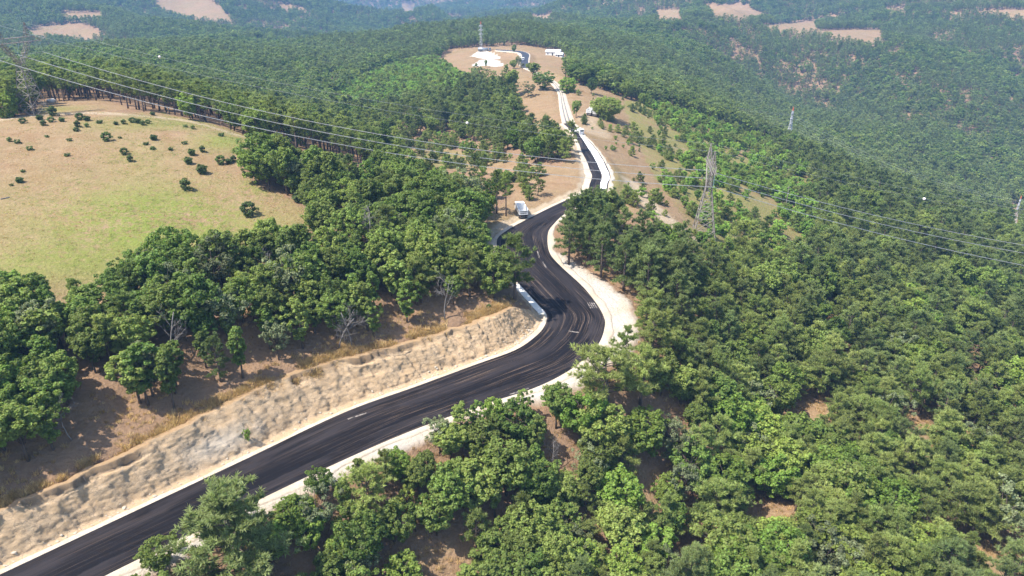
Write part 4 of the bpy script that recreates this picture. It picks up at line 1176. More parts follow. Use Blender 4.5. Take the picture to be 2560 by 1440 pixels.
# which stand as single trees: the 300 of each kind that show largest; the rest is the mass of the wood
def pick(T, n_):
    tpx, tpy, _ = to_px(T['x'], T['y'], T['z'] + T['H'] * .7)
    inside = (tpx > 10) & (tpx < 2550) & (tpy > 5) & (tpy < 1425)
    sc_ = np.where(inside, T['H'] / T['dep'], 0)
    o = np.argsort(-sc_)[:n_]; o = o[sc_[o] > 0]
    k = np.zeros(len(T['x']), bool); k[o] = True; return k
def zone(T, i):
    """which part of the woods a tree stands in, by things one can find"""
    px, py, y, st = T['px'][i], T['py'][i], T['y'][i], T['style'][i]
    if st == 3:
        return 'of the grove, ' + ('at the asphalt side' if px < 1480 else 'along the gravel apron' if py > 680 else 'at the pylon side' if px > 1620 else 'in its dense middle')
    if T['left'][i]:
        if py > 560:
            w = 'beside the grass field' if (px < 420 and py < 860) or (px < 800 and py < 700) else 'deep in the bank-top wood' if py < 900 - .12 * px + 110 else 'just behind the bank lip'
            return f'{w}, ' + ('above its grey patch' if 420 < px < 800 else 'left part of the wood' if px <= 420 else 'towards the bend')
        return 'in the wood ' + ('near the field corner' if px < 850 else 'leading to the dump truck')
    if y < 160 and px < 1500:
        return 'below the near asphalt, ' + ('beside the big bushy pine' if px < 850 else 'halfway along the lower verge' if px < 1180 else 'towards the sharp bend')
    if px > 1500 and y < 260:
        if py > 1180: return 'at the bottom of the slope, ' + ('below the gravel apron' if px < 1850 else 'around the broad bright oak' if px < 2250 else 'by the dead trunk corner')
        if py > 900: return 'halfway up the right slope, ' + ('next to the gravel apron' if px < 1850 else 'in its middle' if px < 2250 else 'by the picture edge')
        return 'high on the right slope, ' + ('below the pale pylon' if px < 1950 else 'under the sagging wires' if px < 2300 else 'where the wires leave the picture')
    return 'in the farther woods beyond the bend'
n_dead = 0
ind_o = pick(sub(Tn, ~Tn['pine']), 270); ind_p = pick(sub(Tn, Tn['pine']), 275)
To = sub(Tn, ~Tn['pine']); Tp = sub(Tn, Tn['pine'])
def oak_style(T, i):
    r = random.random()
    if T['left'][i]:
        near = ((LIPW[:, 0] - T['x'][i]) ** 2 + (LIPW[:, 1] - T['y'][i]) ** 2).min() < 11 ** 2
        return 'oak_slim' if r < (.72 if near else .30) else ('oak_thin' if r > .93 else 'oak')
    if T['py'][i] > 900: return 'oak_bright' if r < (.55 if T['px'][i] > 1600 else .25) else ('oak_thin' if r > .93 else 'oak_yellow' if r > .90 else 'oak')
    return 'oak_bright' if r < .3 else 'oak'
LOOK = {'oak': 'broadleaf oak', 'oak_bright': 'bright green oak', 'oak_slim': 'slender oak', 'oak_thin': 'sparse greyish oak', 'oak_yellow': 'yellowish oak', 'pine': 'bushy pine', 'pine_dark': 'dark-needled pine', 'pine_tall': 'bare-stemmed pine'}
def pine_style(T, i):
    st = T['style'][i]
    return 'pine_dark' if st == 3 else 'pine_tall' if st == 4 else ('pine' if random.random() < .85 else 'pine_dark')
for T, k, fn in ((To, ind_o, oak_style), (Tp, ind_p, pine_style)):
    for i in np.where(k)[0]:
        kd = fn(T, i); zt = zone(T, i)
        H = T['H'][i] * random.uniform(.9, 1.1)
        if kd == 'oak_yellow': H *= .8
        lab = f'{"tall " if H > 1.12 * KIN[kd][0][2] else "low " if H < .78 * KIN[kd][0][2] else ""}{LOOK[kd]} {zt}'
        plant(kd, (T['x'][i], T['y'][i], T['z'][i] - .15), H, random.uniform(.9, 1.15), random.uniform(0, 6.28), random.randrange(9), NAME[kd], lab, 'tree', lab.replace(LOOK[kd], LOOK[kd] + 's'))
def mass(name, T, meshes, h0, label, cat, girth=1.0):
    n_ = len(T['x'])
    me = bpy.data.meshes.new(name); me.vertices.add(n_)
    me.vertices.foreach_set('co', np.stack([T['x'], T['y'], T['z'] - .15], -1).astype(np.float32).ravel())
    hs = np.array(h0)[np.arange(n_) % len(h0)]
    rng = np.random.default_rng(n_)
    kd = rng.integers(0, len(meshes), n_)
    s = T['H'] / np.array(h0)[kd]; gth = rng.uniform(.88, 1.15, n_) * girth
    for nm, ty, val in (('kind_index', 'INT', kd.astype(np.int32)),):
        a = me.attributes.new(nm, ty, 'POINT'); a.data.foreach_set('value', val)
    a = me.attributes.new('spin', 'FLOAT_VECTOR', 'POINT'); a.data.foreach_set('vector', np.stack([rng.normal(size=n_) * .05, rng.normal(size=n_) * .05, rng.uniform(0, 6.28, n_)], -1).astype(np.float32).ravel())
    a = me.attributes.new('size', 'FLOAT_VECTOR', 'POINT'); a.data.foreach_set('vector', np.stack([s * gth, s * gth, s], -1).astype(np.float32).ravel())
    o = link(name, me); tag(o, label, cat, None, 'stuff')
    ng = bpy.data.node_groups.new(name, 'GeometryNodeTree')
    ng.interface.new_socket('Geometry', in_out='INPUT', socket_type='NodeSocketGeometry'); ng.interface.new_socket('Geometry', in_out='OUTPUT', socket_type='NodeSocketGeometry')
    gi = ng.nodes.new('NodeGroupInput'); go = ng.nodes.new('NodeGroupOutput')
    jn = ng.nodes.new('GeometryNodeJoinGeometry')
    order = []
    for m_ in meshes:
        src = bpy.data.objects.new(m_.name + '_source', m_)
        oi = ng.nodes.new('GeometryNodeObjectInfo'); oi.inputs['Object'].default_value = src; oi.inputs['As Instance'].default_value = True
        ng.links.new(oi.outputs['Geometry'], jn.inputs[0])
    ip = ng.nodes.new('GeometryNodeInstanceOnPoints')
    def attr(nm, ty):
        q = ng.nodes.new('GeometryNodeInputNamedAttribute'); q.data_type = ty; q.inputs['Name'].default_value = nm
        return [s_ for s_ in q.outputs if s_.enabled and s_.name == 'Attribute'][0]
    ng.links.new(gi.outputs[0], ip.inputs['Points']); ng.links.new(jn.outputs[0], ip.inputs['Instance'])
    ip.inputs['Pick Instance'].default_value = True
    ng.links.new(attr('kind_index', 'INT'), ip.inputs['Instance Index'])
    e2r = ng.nodes.new('FunctionNodeEulerToRotation'); ng.links.new(attr('spin', 'FLOAT_VECTOR'), e2r.inputs[0]); ng.links.new(e2r.outputs[0], ip.inputs['Rotation'])
    ng.links.new(attr('size', 'FLOAT_VECTOR'), ip.inputs['Scale'])
    ng.links.new(ip.outputs[0], go.inputs[0])
    md = o.modifiers.new('spread', 'NODES'); md.node_group = ng
    return o
def mm(*kinds): return [q[3] for k in kinds for q in KIN[k]], [q[2] for k in kinds for q in KIN[k]]
Ro = sub(To, ~ind_o); Rp = sub(Tp, ~ind_p)
mass('broadleaf_forest', Ro, *mm('oak', 'oak_bright', 'oak_slim'), 'mass of broadleaf trees filling the woods behind the nearest ones', 'forest')
k = Rp['style'] == 4
mass('tall_pine_forest', sub(Rp, k), *mm('pine_tall'), 'belt of bare-stemmed pines behind the grass field', 'forest')
mass('pine_forest', sub(Rp, ~k), *mm('pine', 'pine_dark'), 'mass of pines covering the slopes around the bend', 'forest')
mass('young_pine_scrub_vegetation', sub(Ts, Ts['pine']), *mm('young_pine'), 'young pines scattered over the scrubby slopes', 'young trees')
mass('young_broadleaf_scrub_vegetation', sub(Ts, ~Ts['pine']), *mm('young_oak'), 'bright young broadleaf trees on the scrubby slopes', 'young trees')
mass('far_pine_forest', sub(Tf, Tf['pine']), *mm('far_pine'), 'pine forest covering the distant hillsides', 'forest', 1.2)
mass('far_broadleaf_forest', sub(Tf, ~Tf['pine']), *mm('far_oak'), 'broadleaf woods on the distant hillsides', 'forest', 1.2)

# ------------------------------------------------------------------ steel towers and wires
M_STEEL = simple_mat('galvanised steel', (.27, .235, .205), .65, .15, .25, 1.0)
M_STEELL = simple_mat('bright galvanised steel', (.55, .55, .56), .5, .2, .1, 1.0)
M_RUST = simple_mat('weathered steel', (.30, .22, .17), .8, .2, .3, 1.0)
M_RED = simple_mat('red warning paint', (.55, .15, .07), .6)
M_GLASSI = simple_mat('insulator glass', (.25, .38, .36), .3)
M_WIRE = simple_mat('aluminium conductor', (.50, .50, .50), .5, .4, .05)
M_WPAINT = simple_mat('white paint', (.80, .80, .79), .45, 0, .06, 2)
M_DARK = simple_mat('black rubber and frames', (.022, .022, .024), .8)
M_WIN = simple_mat('dark window glass', (.03, .04, .05), .12, 0, .1, 1, .6)
M_GREYP = simple_mat('grey metal', (.33, .35, .38), .4, .5, .12, 1)
M_CONC = simple_mat('pale concrete', (.70, .66, .58), .9, 0, .18, 1.3)
M_WOODP = simple_mat('weathered wood pole', (.30, .26, .22), .9, 0, .25, 2)

def lattice(mb, quad0, quad1, w, n_=1, xw=None):
    """cross bracing on the four sides between two square rings"""
    for s in range(4):
        a0, b0 = Vector(quad0[s]), Vector(quad0[(s + 1) % 4]); a1, b1 = Vector(quad1[s]), Vector(quad1[(s + 1) % 4])
        for i in range(n_):
            t0, t1 = i / n_, (i + 1) / n_
            p, q = a0.lerp(a1, t0), b0.lerp(b1, t0); r, u = a0.lerp(a1, t1), b0.lerp(b1, t1)
            mb.bar(p, u, w); mb.bar(q, r, w)
            mb.bar(r, u, w)
def ring(cx, cy, hx, hy, z): return [(cx - hx, cy - hy, z), (cx + hx, cy - hy, z), (cx + hx, cy + hy, z), (cx - hx, cy + hy, z)]

def portal_tower(loc, label, sc=1.0, rz=0.0):
    """cat-head tower: waist, two window posts, a long beam along local y, two earth-wire peaks"""
    o = empty('lattice_pylon', loc, rz, sc); tag(o, label, 'pylon', None)
    foot_, waist = ring(0, 0, 4.2, 4.2, 0), ring(0, 0, 1.0, 1.0, 20)
    mid = [tuple(Vector(a).lerp(Vector(b), .42)) for a, b in zip(foot_, waist)]
    for a, b in zip(foot_, waist): MB().bar(a, b, .17).build('leg', M_STEEL, o)
    mb = MB()
    lattice(mb, foot_, mid, .085, 2); lattice(mb, mid, waist, .08, 4)
    mb.build('bracing', M_STEEL, o)
    wb = MB()
    for sy in (-1, 1):
        top = ring(0, sy * 6.0, .75, .9, 27.5); low = ring(0, sy * .55, .9, .5, 20)
        for a, b in zip(low, top): wb.bar(a, b, .13)
        lattice(wb, low, top, .07, 4)
    wb.build('window_frame', M_STEEL, o)
    cb = MB()
    for z_ in (27.5, 29.3):
        for sx in (-.75, .75): cb.bar((sx, -12 if z_ < 28 else -8.5, z_), (sx, 12 if z_ < 28 else 8.5, z_), .11)
    for k_ in range(-8, 8):
        y0, y1 = k_ * 1.06, (k_ + 1) * 1.06
        for sx in (-.75, .75): cb.bar((sx, y0, 27.5 if k_ % 2 else 29.3), (sx, y1, 29.3 if k_ % 2 else 27.5), .065)
        cb.bar((-.75, y0, 29.3), (.75, y1, 29.3), .06); cb.bar((-.75, y0, 27.5), (.75, y1, 27.5), .06)
    for sy in (-1, 1):
        for sx in (-.75, .75): cb.bar((sx, sy * 8.5, 29.3), (0, sy * 12.3, 27.5), .1)
    cb.build('crossarm', M_STEEL, o)
    for sy in (-1, 1):
        pb = MB(); b0 = ring(0, sy * 6, .75, .9, 29.3); t0 = ring(0, sy * 6.4, .12, .12, 34.5)
        for a, b in zip(b0, t0): pb.bar(a, b, .11)
        lattice(pb, b0, t0, .06, 3); pb.build('peak', M_STEEL, o)
    for y_ in (-11.6, 0, 11.6):
        ib = MB()
        for dy in (-1.7, 1.7) if y_ == 0 else (-.0,):
            p0 = Vector((0, y_ + dy, 27.4)); p1 = Vector((0, y_, 23.4))
            ib.bar(p0, p1, .05, 5)
            for t_ in np.linspace(.1, .9, 12): c_ = p0.lerp(p1, t_); ib.bar(c_ - Vector((0, 0, .05)), c_ + Vector((0, 0, .05)), .16, 7)
        ib.build('insulator', M_GLASSI, o)
    return o
def arm_tower(loc, label, H=30.0, rz=0.0, w0=2.6, thin=1.0):
    """double-circuit tower: three pairs of arms, red top"""
    s = H / 30.0
    o = empty('lattice_pylon', loc, rz, s); tag(o, label, 'pylon', None)
    f, w, t = ring(0, 0, w0, w0, 0), ring(0, 0, .75, .75, 17), ring(0, 0, .45, .45, 27)
    for a, b, c_ in zip(f, w, t): MB().tube([a, b, c_], [.22 * thin, .19 * thin, .16 * thin], 4).build('leg', M_STEELL, o)
    mb = MB(); lattice(mb, f, w, .12 * thin, 5); lattice(mb, w, t, .10 * thin, 5); mb.build('bracing', M_STEELL, o)
    for z_, L in ((17, 3.6), (21, 4.4), (25, 3.4)):
        ab = MB()
        for sy in (-1, 1):
            for sx in (-.5, .5): ab.bar((sx, sy * .5, z_), (0, sy * L, z_ + .15), .16); ab.bar((sx, sy * .5, z_ + 1.3), (0, sy * L, z_ + .15), .13)
            for q in (.35, .7): ab.bar((.5 * (1 - q), sy * (.5 + (L - .5) * q), z_ + .1), (-.5 * (1 - q), sy * (.5 + (L - .5) * q), z_ + 1.3 * (1 - q)), .06)
        ab.build('crossarm', M_STEELL, o)
        for sy in (-1, 1):
            MB().bar((0, sy * L, z_ + .1), (0, sy * L, z_ - 1.7), .09, 6).build('insulator', M_GLASSI, o)
    pb = MB(); tp = ring(0, 0, .06, .06, 30)
    for a, b in zip(t, tp): pb.bar(a, b, .2)
    lattice(pb, t, tp, .14, 2); pb.build('peak', M_RED, o)
    return o

def wpt(px, py, y):                                     # point on a picture ray at a distance
    x, d = at_y(px, py, y); return np.array((x, y, CAM_Z - d))
PA = np.array(hit(86, 287)); PA = np.array((PA[0], PA[1], PA[2] - .3))
pb_ = hit(1757, 594); PB = np.array((pb_[0], pb_[1], pb_[2] - .3))
def tower_scale(base, top_py, h0):
    """height from where its tip shows in the picture"""
    hs = np.linspace(8, 70, 600); _, py, _ = to_px(base[0], base[1], base[2] + hs)
    return hs[np.argmin(abs(py - top_py))] / h0
sA = tower_scale(PA, 58, 34.5); sB = tower_scale(PB, 368, 34.5)
print('towers', PA, sA, PB, sB)
azl = math.atan2((PB - PA)[1], (PB - PA)[0])
portal_tower(PA, 'dark lattice pylon cut by the left picture edge behind the grass field', sA, azl - .06)
portal_tower(PB, 'pale lattice pylon on the scrub slope right of the pine grove', sB, azl + .02)

def wire(name, pts_pairs, sag, rad, label, group, twin=0.0):
    mb = MB()
    for off in ((-twin, twin) if twin else (0,)):
        for (p, q), sg in zip(pts_pairs, sag):
            p = np.array(p); q = np.array(q)
            P = [p + (q - p) * t + np.array((0, off, -sg * 4 * t * (1 - t))) for t in np.linspace(0, 1, 40)]
            mb.tube([tuple(v_) for v_ in P], rad, 4)
    o = mb.build(name, M_WIRE); tag(o, label, 'wire', group); return o
def arm_pt(base, sc, az, y_, z_):
    return np.array((base[0] - math.sin(az) * y_ * sc, base[1] + math.cos(az) * y_ * sc, base[2] + z_ * sc))
ends = {}
for y_, nm in ((-11.6, 'nearest'), (0, 'middle'), (11.6, 'farthest')):
    a = arm_pt(PA, sA, azl - .06, y_, 23.2); b = arm_pt(PB, sB, azl + .02, y_, 23.2)
    zc = a + np.array((-230, -10, -14)); 
    e = b + np.array((245, 2, -37 - (3 if y_ < 0 else 0)))
    wire('power_line', [(zc, a), (a, b), (b, e)], [6, 7.2, 9], .042, f'{nm} of the three bundled conductors crossing the picture from the pylon at left', None, .22)
for y_, nm in ((-6.4, 'nearer'), (6.4, 'farther')):
    a = arm_pt(PA, sA, azl - .06, y_, 34.5); b = arm_pt(PB, sB, azl + .02, y_, 34.5); e = b + np.array((245, 2, -37))
    ends[nm] = (a, b, e)
    wire('earth_wire', [(a + np.array((-230, -10, -14)), a), (a, b), (b, e)], [4, 5, 6], .025, f'{nm} thin earth wire strung between the tower peaks', None)
M_BALL = simple_mat('white and pink marker ball', (.86, .78, .76), .5, 0, .06)
def ball(px, py, label, span, which):
    a, b, e = ends[which]; p, q, sg = (a, b, 5) if span == 0 else (b, e, 6)
    ts = np.linspace(0, 1, 800); P = p + (q - p) * ts[:, None]; P[:, 2] -= sg * 4 * ts * (1 - ts)
    x, y, _ = to_px(P[:, 0], P[:, 1], P[:, 2]); k_ = np.argmin(abs(x - px))
    bm = bmesh.new(); bmesh.ops.create_icosphere(bm, subdivisions=2, radius=.42)
    me = bpy.data.meshes.new('marker_ball'); bm.to_mesh(me); bm.free()
    me.polygons.foreach_set('use_smooth', np.ones(len(me.polygons), bool))
    o = link('marker_ball', me, M_BALL, None, P[k_]); tag(o, label, 'marker ball')
ball(400, 177, 'white marker ball on the earth wire above the pine belt', 0, 'farther')
ball(1167, 300, 'white marker ball on the earth wire before the ridge pine wood', 0, 'nearer')
ball(2311, 541, 'white marker ball on the earth wire over the right-hand valley', 1, 'nearer')
# the second line, across the valley
t2 = hit(1969, 362); t3 = hit(2532, 562); t1 = hit(1509, 186); t0 = hit(1203, 128)
def harm(base, top_py): return tower_scale(base, top_py, 1.0)
TW2 = []
for base, top, lab in ((t0, 52, 'red-topped lattice tower on the ridge by the white gravel lots'), (t1, 150, 'small far lattice tower behind the dark ridge oaks'), (t2, 266, 'red-topped grey lattice tower rising from the scrub slope'), (t3, 488, 'red-topped lattice tower near the right picture edge')):
    H_ = harm(base, top); arm_tower((base[0], base[1], base[2] - .3), lab, H_, math.radians(-35) if lab[0] == 'r' else 0.0, 1.2 if top == 52 else 2.6, .35 if top == 52 else 1.0); TW2.append((base, H_))
print('line2', TW2)
for a, b in ((1, 2), (2, 3)):
    (pa, ha), (pb2, hb) = TW2[a], TW2[b]
    for z_, L in ((15.3, 3.6), (19.3, 4.4), (23.3, 3.4)):
        for sy, nm in ((-1, 'near-side'), (1, 'far-side')):
            n2_ = math.radians(-35)
            f = lambda p, h: np.array((p[0] - math.sin(n2_) * sy * L * h / 30, p[1] + math.cos(n2_) * sy * L * h / 30, p[2] + z_ * h / 30))
            lv = {15.3: 'lowest', 19.3: 'middle', 23.3: 'top'}[z_]
            wire('power_line', [(f(pa, ha), f(pb2, hb))], [7], .03, f'{lv} {nm} thin wire {"from the ridge oaks to the red-topped tower" if a == 1 else "between the two red-topped valley towers"}', None)
# plain poles
for px, py, top, lab in ((502, 297, 243, 'wooden pole standing at the foot of the pine belt behind the field'), (1650, 232, 203, 'pale pole on the wooded flank right of the ridge'), (1702, 238, 217, 'farther pale pole on the wooded flank right of the ridge'), (1965, 512, 486, 'short wooden pole in the scrub right of the pale pylon')):
    p = hit(px, py); H_ = tower_scale(p, top, 1.0)
    o = empty('utility_pole', (p[0], p[1], p[2] - .3)); tag(o, lab, 'pole')
    MB().tube([(0, 0, 0), (0, 0, H_ + .3)], [.17, .12], 8).build('shaft', M_WOODP, o)
    MB().box(-.9, .9, -.06, .06, H_ - .5, H_ - .36).build('crossarm', M_WOODP, o)

# ------------------------------------------------------------------ vehicles
def wheel(parent, x, y, r, w, nm='wheel'):
    t = MB().cyl((x, y, r), r, w, 'x', 16).build(nm, M_DARK, parent)
    sx = 1 if x > 0 else -1
    MB().cyl((x + sx * (w / 2 + .006), y, r), r * .55, .03, 'x', 12).build('rim', M_GREYP, t)
def place(px, py, name, label, cat, rz):
    p = hit(px, py); o = empty(name, (p[0], p[1], p[2] + .02), rz); tag(o, label, cat)
    i, off = road_frame(np.array([p[0]]), np.array([p[1]]))
    if off[0] == 0: o.location.z = KD_Z[KD_ROAD.find((p[0], p[1], 0))[1]] + .13
    elif abs(off[0]) < 2.2: o.location.z = C_ALL[i[0], 2] + .10
    return o
def dump_truck(px, py, rz, label, paint):
    """origin under the tailgate; the cab points along local +y"""
    o = place(px, py, 'dump_truck', label, 'truck', rz)
    MB().box(-.45, .45, .4, 7.6, .75, 1.05).build('chassis', M_DARK, o)
    bed = MB()
    bed.box(-1.2, 1.2, .05, 5.1, 1.25, 1.37)
    for sx in (-1, 1):
        bed.box(min(sx * 1.26, sx * 1.18), max(sx * 1.26, sx * 1.18), .05, 5.2, 1.26, 2.62)
        for yy in np.linspace(.5, 4.8, 6): bed.box(min(sx * 1.262, sx * 1.33), max(sx * 1.262, sx * 1.33), yy - .07, yy + .07, 1.3, 2.55)
        bed.box(min(sx * 1.17, sx * 1.34), max(sx * 1.17, sx * 1.34), .05, 5.2, 2.622, 2.74)
    bed.box(-1.18, 1.18, 5.1, 5.2, 1.37, 3.1)
    bed.box(-1.18, 1.18, 5.2, 6.0, 3.0, 3.1)
    bd = bed.build('dump_bed', paint, o)
    tg = MB().box(-1.24, 1.24, -.06, .04, 1.28, 2.60)
    for zz in (1.42, 2.42): tg.box(-1.2, 1.2, -.10, -.062, zz - .06, zz + .06)
    t = tg.build('tailgate', paint, o)
    MB().box(-1.0, 1.0, -.072, -.062, 2.20, 2.30).build('dark_strip', M_DARK, t)
    lt = MB(); x0 = -.95                                 # row of worn block letters, unreadable in the photograph
    for k_, w_ in enumerate((.16, .05, .16, .12, .18, .22, .05, .24, .05, .18)):
        lt.box(x0, x0 + w_, -.071, -.062, 1.62 + .03 * (k_ % 2), 1.86 - .05 * ((k_ * 7) % 3 == 0)); x0 += w_ + .045
    lt.build('lettering', simple_mat('faded lettering', (.20, .16, .15), .7), t)
    cb = MB().prism([(6.15, .95), (7.9, .95), (7.95, 1.75), (7.75, 2.85), (6.15, 2.95)], -1.2, 1.2)
    c_ = cb.build('cab', paint, o)
    MB().prism([(7.93, 1.95), (7.97, 1.95), (7.80, 2.72), (7.76, 2.72)], -1.08, 1.08).build('windscreen', M_WIN, c_)
    for sx in (-1, 1):
        MB().box(min(sx * 1.195, sx * 1.215), max(sx * 1.195, sx * 1.215), 6.7, 7.6, 1.95, 2.6).build('side_window', M_WIN, c_)
        MB().box(min(sx * 1.3, sx * 1.48), max(sx * 1.3, sx * 1.48), 7.55, 7.65, 1.9, 2.4).build('mirror', M_DARK, c_)
    MB().box(-.6, .6, 6.13, 6.155, 2.0, 2.55).build('rear_window', M_WIN, c_)
    MB().box(-1.15, 1.15, .12, .25, .55, .72).build('rear_bumper', M_GREYP, o)
    for sx in (-1, 1):
        MB().box(sx * .95 - .14, sx * .95 + .14, .08, .12, .78, .92).build('tail_lamp', M_RED, o)
        MB().cyl((sx * .8, 5.6, .95), .33, .95, 'y', 12).build('fuel_tank', M_GREYP, o)
        wheel(o, sx * 1.05, 6.9, .52, .32); wheel(o, sx * .95, 2.6, .52, .55); wheel(o, sx * .95, 1.25, .52, .55)
    return o
dump_truck(1309, 551, math.radians(9), 'white dump truck parked on the left edge of the asphalt at the upper bend', M_WPAINT)
dump_truck(1471, 289.5, math.radians(-20), 'white dump truck under the wide oak, nearer the road', M_WPAINT)
dump_truck(1486.5, 292.5, math.radians(-22), 'white dump truck half hidden under the wide oak, deeper in its shade', M_WPAINT)

# tanker with a long silver tank, cab to the right
o = place(1211, 128.5, 'tanker_truck', 'long grey tanker truck beside the upper white gravel lot', 'truck', math.radians(-90))
MB().tube([(0, -6.0, 2.15), (0, -5.8, 2.15), (0, 3.4, 2.15), (0, 3.6, 2.15)], [.7, 1.2, 1.2, .7], 18).build('tank', M_GREYP, o, None, True)
MB().box(-.5, .5, -5.6, 5.9, .75, 1.0).build('chassis', M_DARK, o)
c_ = MB().prism([(4.1, .9), (6.1, .9), (6.15, 1.9), (5.9, 3.2), (4.1, 3.3)], -1.22, 1.22).build('cab', simple_mat('blue-grey cab paint', (.18, .21, .28), .4), o)
MB().prism([(6.13, 2.0), (6.18, 2.0), (5.97, 3.0), (5.92, 3.0)], -1.05, 1.05).build('windscreen', M_WIN, c_)
for sx in (-1, 1):
    MB().box(min(sx * 1.215, sx * 1.235), max(sx * 1.215, sx * 1.235), 4.8, 5.7, 2.1, 2.9).build('side_window', M_WIN, c_)
    for yy in (-4.9, -3.6, -2.3, 3.2, 5.2): wheel(o, sx * 1.02, yy, .52, .4)
    MB().box(min(sx * .9, sx * 1.2), max(sx * .9, sx * 1.2), -1.6, 2.4, .8, 1.1).build('side_guard', M_GREYP, o)
def van(px, py, rz, label):
    o = place(px, py, 'van', label, 'van', rz)
    b_ = MB().prism([(-2.6, .45), (2.5, .45), (2.6, 1.0), (1.9, 1.25), (1.3, 2.15), (-2.5, 2.25), (-2.6, 2.1)], -.98, .98).build('body', M_WPAINT, o)
    MB().prism([(1.94, 1.28), (1.97, 1.30), (1.39, 2.10), (1.35, 2.08)], -.85, .85).build('windscreen', M_WIN, b_)
    MB().box(-.75, .75, -2.625, -2.605, 1.35, 1.95).build('rear_window', M_WIN, b_)
    for sx in (-1, 1):
        MB().box(min(sx * .975, sx * .99), max(sx * .975, sx * .99), .2, 1.2, 1.3, 1.95).build('side_window', M_WIN, b_)
        MB().box(sx * .8 - .1, sx * .8 + .1, -2.625, -2.605, .8, 1.1).build('tail_lamp', M_RED, b_)
        wheel(o, sx * .88, 1.65, .34, .24); wheel(o, sx * .88, -1.6, .34, .24)
    return o
van(1307, 152, math.radians(3), 'small white van driving on the far paved stretch of road')
van(1448, 336, math.radians(20), 'white vehicle behind a pine where chippings meet the asphalt')

# ------------------------------------------------------------------ buildings on the ridge
M_WALL = simple_mat('whitewashed wall', (.74, .72, .68), .9)
M_ROOFW = simple_mat('pale sheet roof', (.82, .82, .82), .5)
M_TILE = simple_mat('red roof tiles', (.48, .20, .12), .85, 0, .2, 2)
def house(px, py, L, W, H, roof, rz, label, nwin=3):
    p = hit(px, py); o = empty('house', (p[0], p[1], p[2] - .4), rz); tag(o, label, 'building')
    wl_ = MB().prism([(-W / 2, 0), (W / 2, 0), (W / 2, H), (0, H + W * .2), (-W / 2, H)], -L / 2, L / 2).build('wall', M_WALL, o)
    for sy in (-1, 1):
        rf = MB().add([(-L / 2 - .4, sy * (W / 2 + .5), H - .12), (L / 2 + .4, sy * (W / 2 + .5), H - .12), (L / 2 + .4, 0, H + W * .2 + .12), (-L / 2 - .4, 0, H + W * .2 + .12),
                       (-L / 2 - .4, sy * (W / 2 + .5), H + .03), (L / 2 + .4, sy * (W / 2 + .5), H + .03), (L / 2 + .4, 0, H + W * .2 + .27), (-L / 2 - .4, 0, H + W * .2 + .27)],
                      [(0, 1, 2, 3), (4, 5, 6, 7), (0, 1, 5, 4), (1, 2, 6, 5), (2, 3, 7, 6), (3, 0, 4, 7)]).build('roof', roof, o)
    for k_ in range(nwin):
        x_ = -L / 2 + L * (k_ + .5) / nwin
        if k_ == nwin // 2: MB().box(x_ - .5, x_ + .5, -W / 2 - .05, -W / 2 + .02, .4, 2.5).build('door', M_DARK, o); continue
        wv_ = MB().box(x_ - .6, x_ + .6, -W / 2 - .06, -W / 2 + .02, 1.2, 2.4).build('window', M_WPAINT, o)
        MB().box(x_ - .48, x_ + .48, -W / 2 - .075, -W / 2 - .05, 1.3, 2.3).build('pane', M_WIN, wv_)
house(1157, 101, 9, 6, 3.0, M_ROOFW, .25, 'white-roofed hut at the left end of the ridge')
house(1384, 138, 12, 7, 3.4, M_ROOFW, -.35, 'long white-roofed house right of the far paved road')
house(1399, 142, 6, 5, 2.6, M_ROOFW, -.35, 'small white-walled annex in front of the long ridge house')
house(1503, 162, 7, 5, 2.8, M_GREYP, -.2, 'grey-roofed shed among the trees behind the ridge oaks')
house(229, 168, 9, 7, 3.2, M_TILE, .2, 'red-tiled house lost in the pines behind the field')

# ------------------------------------------------------------------ low concrete wall at the inner bend
seg = np.arange(int(10.95 * SUB), int(13.6 * SUB))
EN = edge_normal(RL)
def wall_strip(seg, o0, o1, z0, z1):
    A = offset(RL, RN, np.full(NR, -o0))[seg]; B = offset(RL, RN, np.full(NR, -o1))[seg]
    mb = MB(); n_ = len(seg); vs = []; fs = []
    for a, b in zip(A, B): vs += [(a[0], a[1], a[2] + z0), (a[0], a[1], a[2] + z1), (b[0], b[1], b[2] + z1), (b[0], b[1], b[2] + z0)]
    for i in range(n_ - 1):
        for k_ in range(4): a0 = i * 4 + k_; a1 = i * 4 + (k_ + 1) % 4; fs.append((a0, a1, a1 + 4, a0 + 4))
    fs += [(0, 1, 2, 3), tuple((n_ - 1) * 4 + k_ for k_ in (3, 2, 1, 0))]
    return mb.add(vs, fs)
c0 = RL[seg[0]]
wo = empty('concrete_wall', (0, 0, 0)); tag(wo, 'low pale concrete wall along the inner edge of the sharp bend', 'wall')
wall_strip(seg, .30, 1.75, -.4, .34).build('wall_body', M_CONC, wo)
wall_strip(seg, .25, 1.80, .345, .42).build('coping', simple_mat('light coping', (.78, .74, .66), .9, 0, .12, 1.5), wo)
wall_strip(seg[:4], .22, 1.84, -.4, .50).build('end_block', simple_mat('stained concrete', (.58, .55, .46), .9, 0, .35, 1.2), wo)

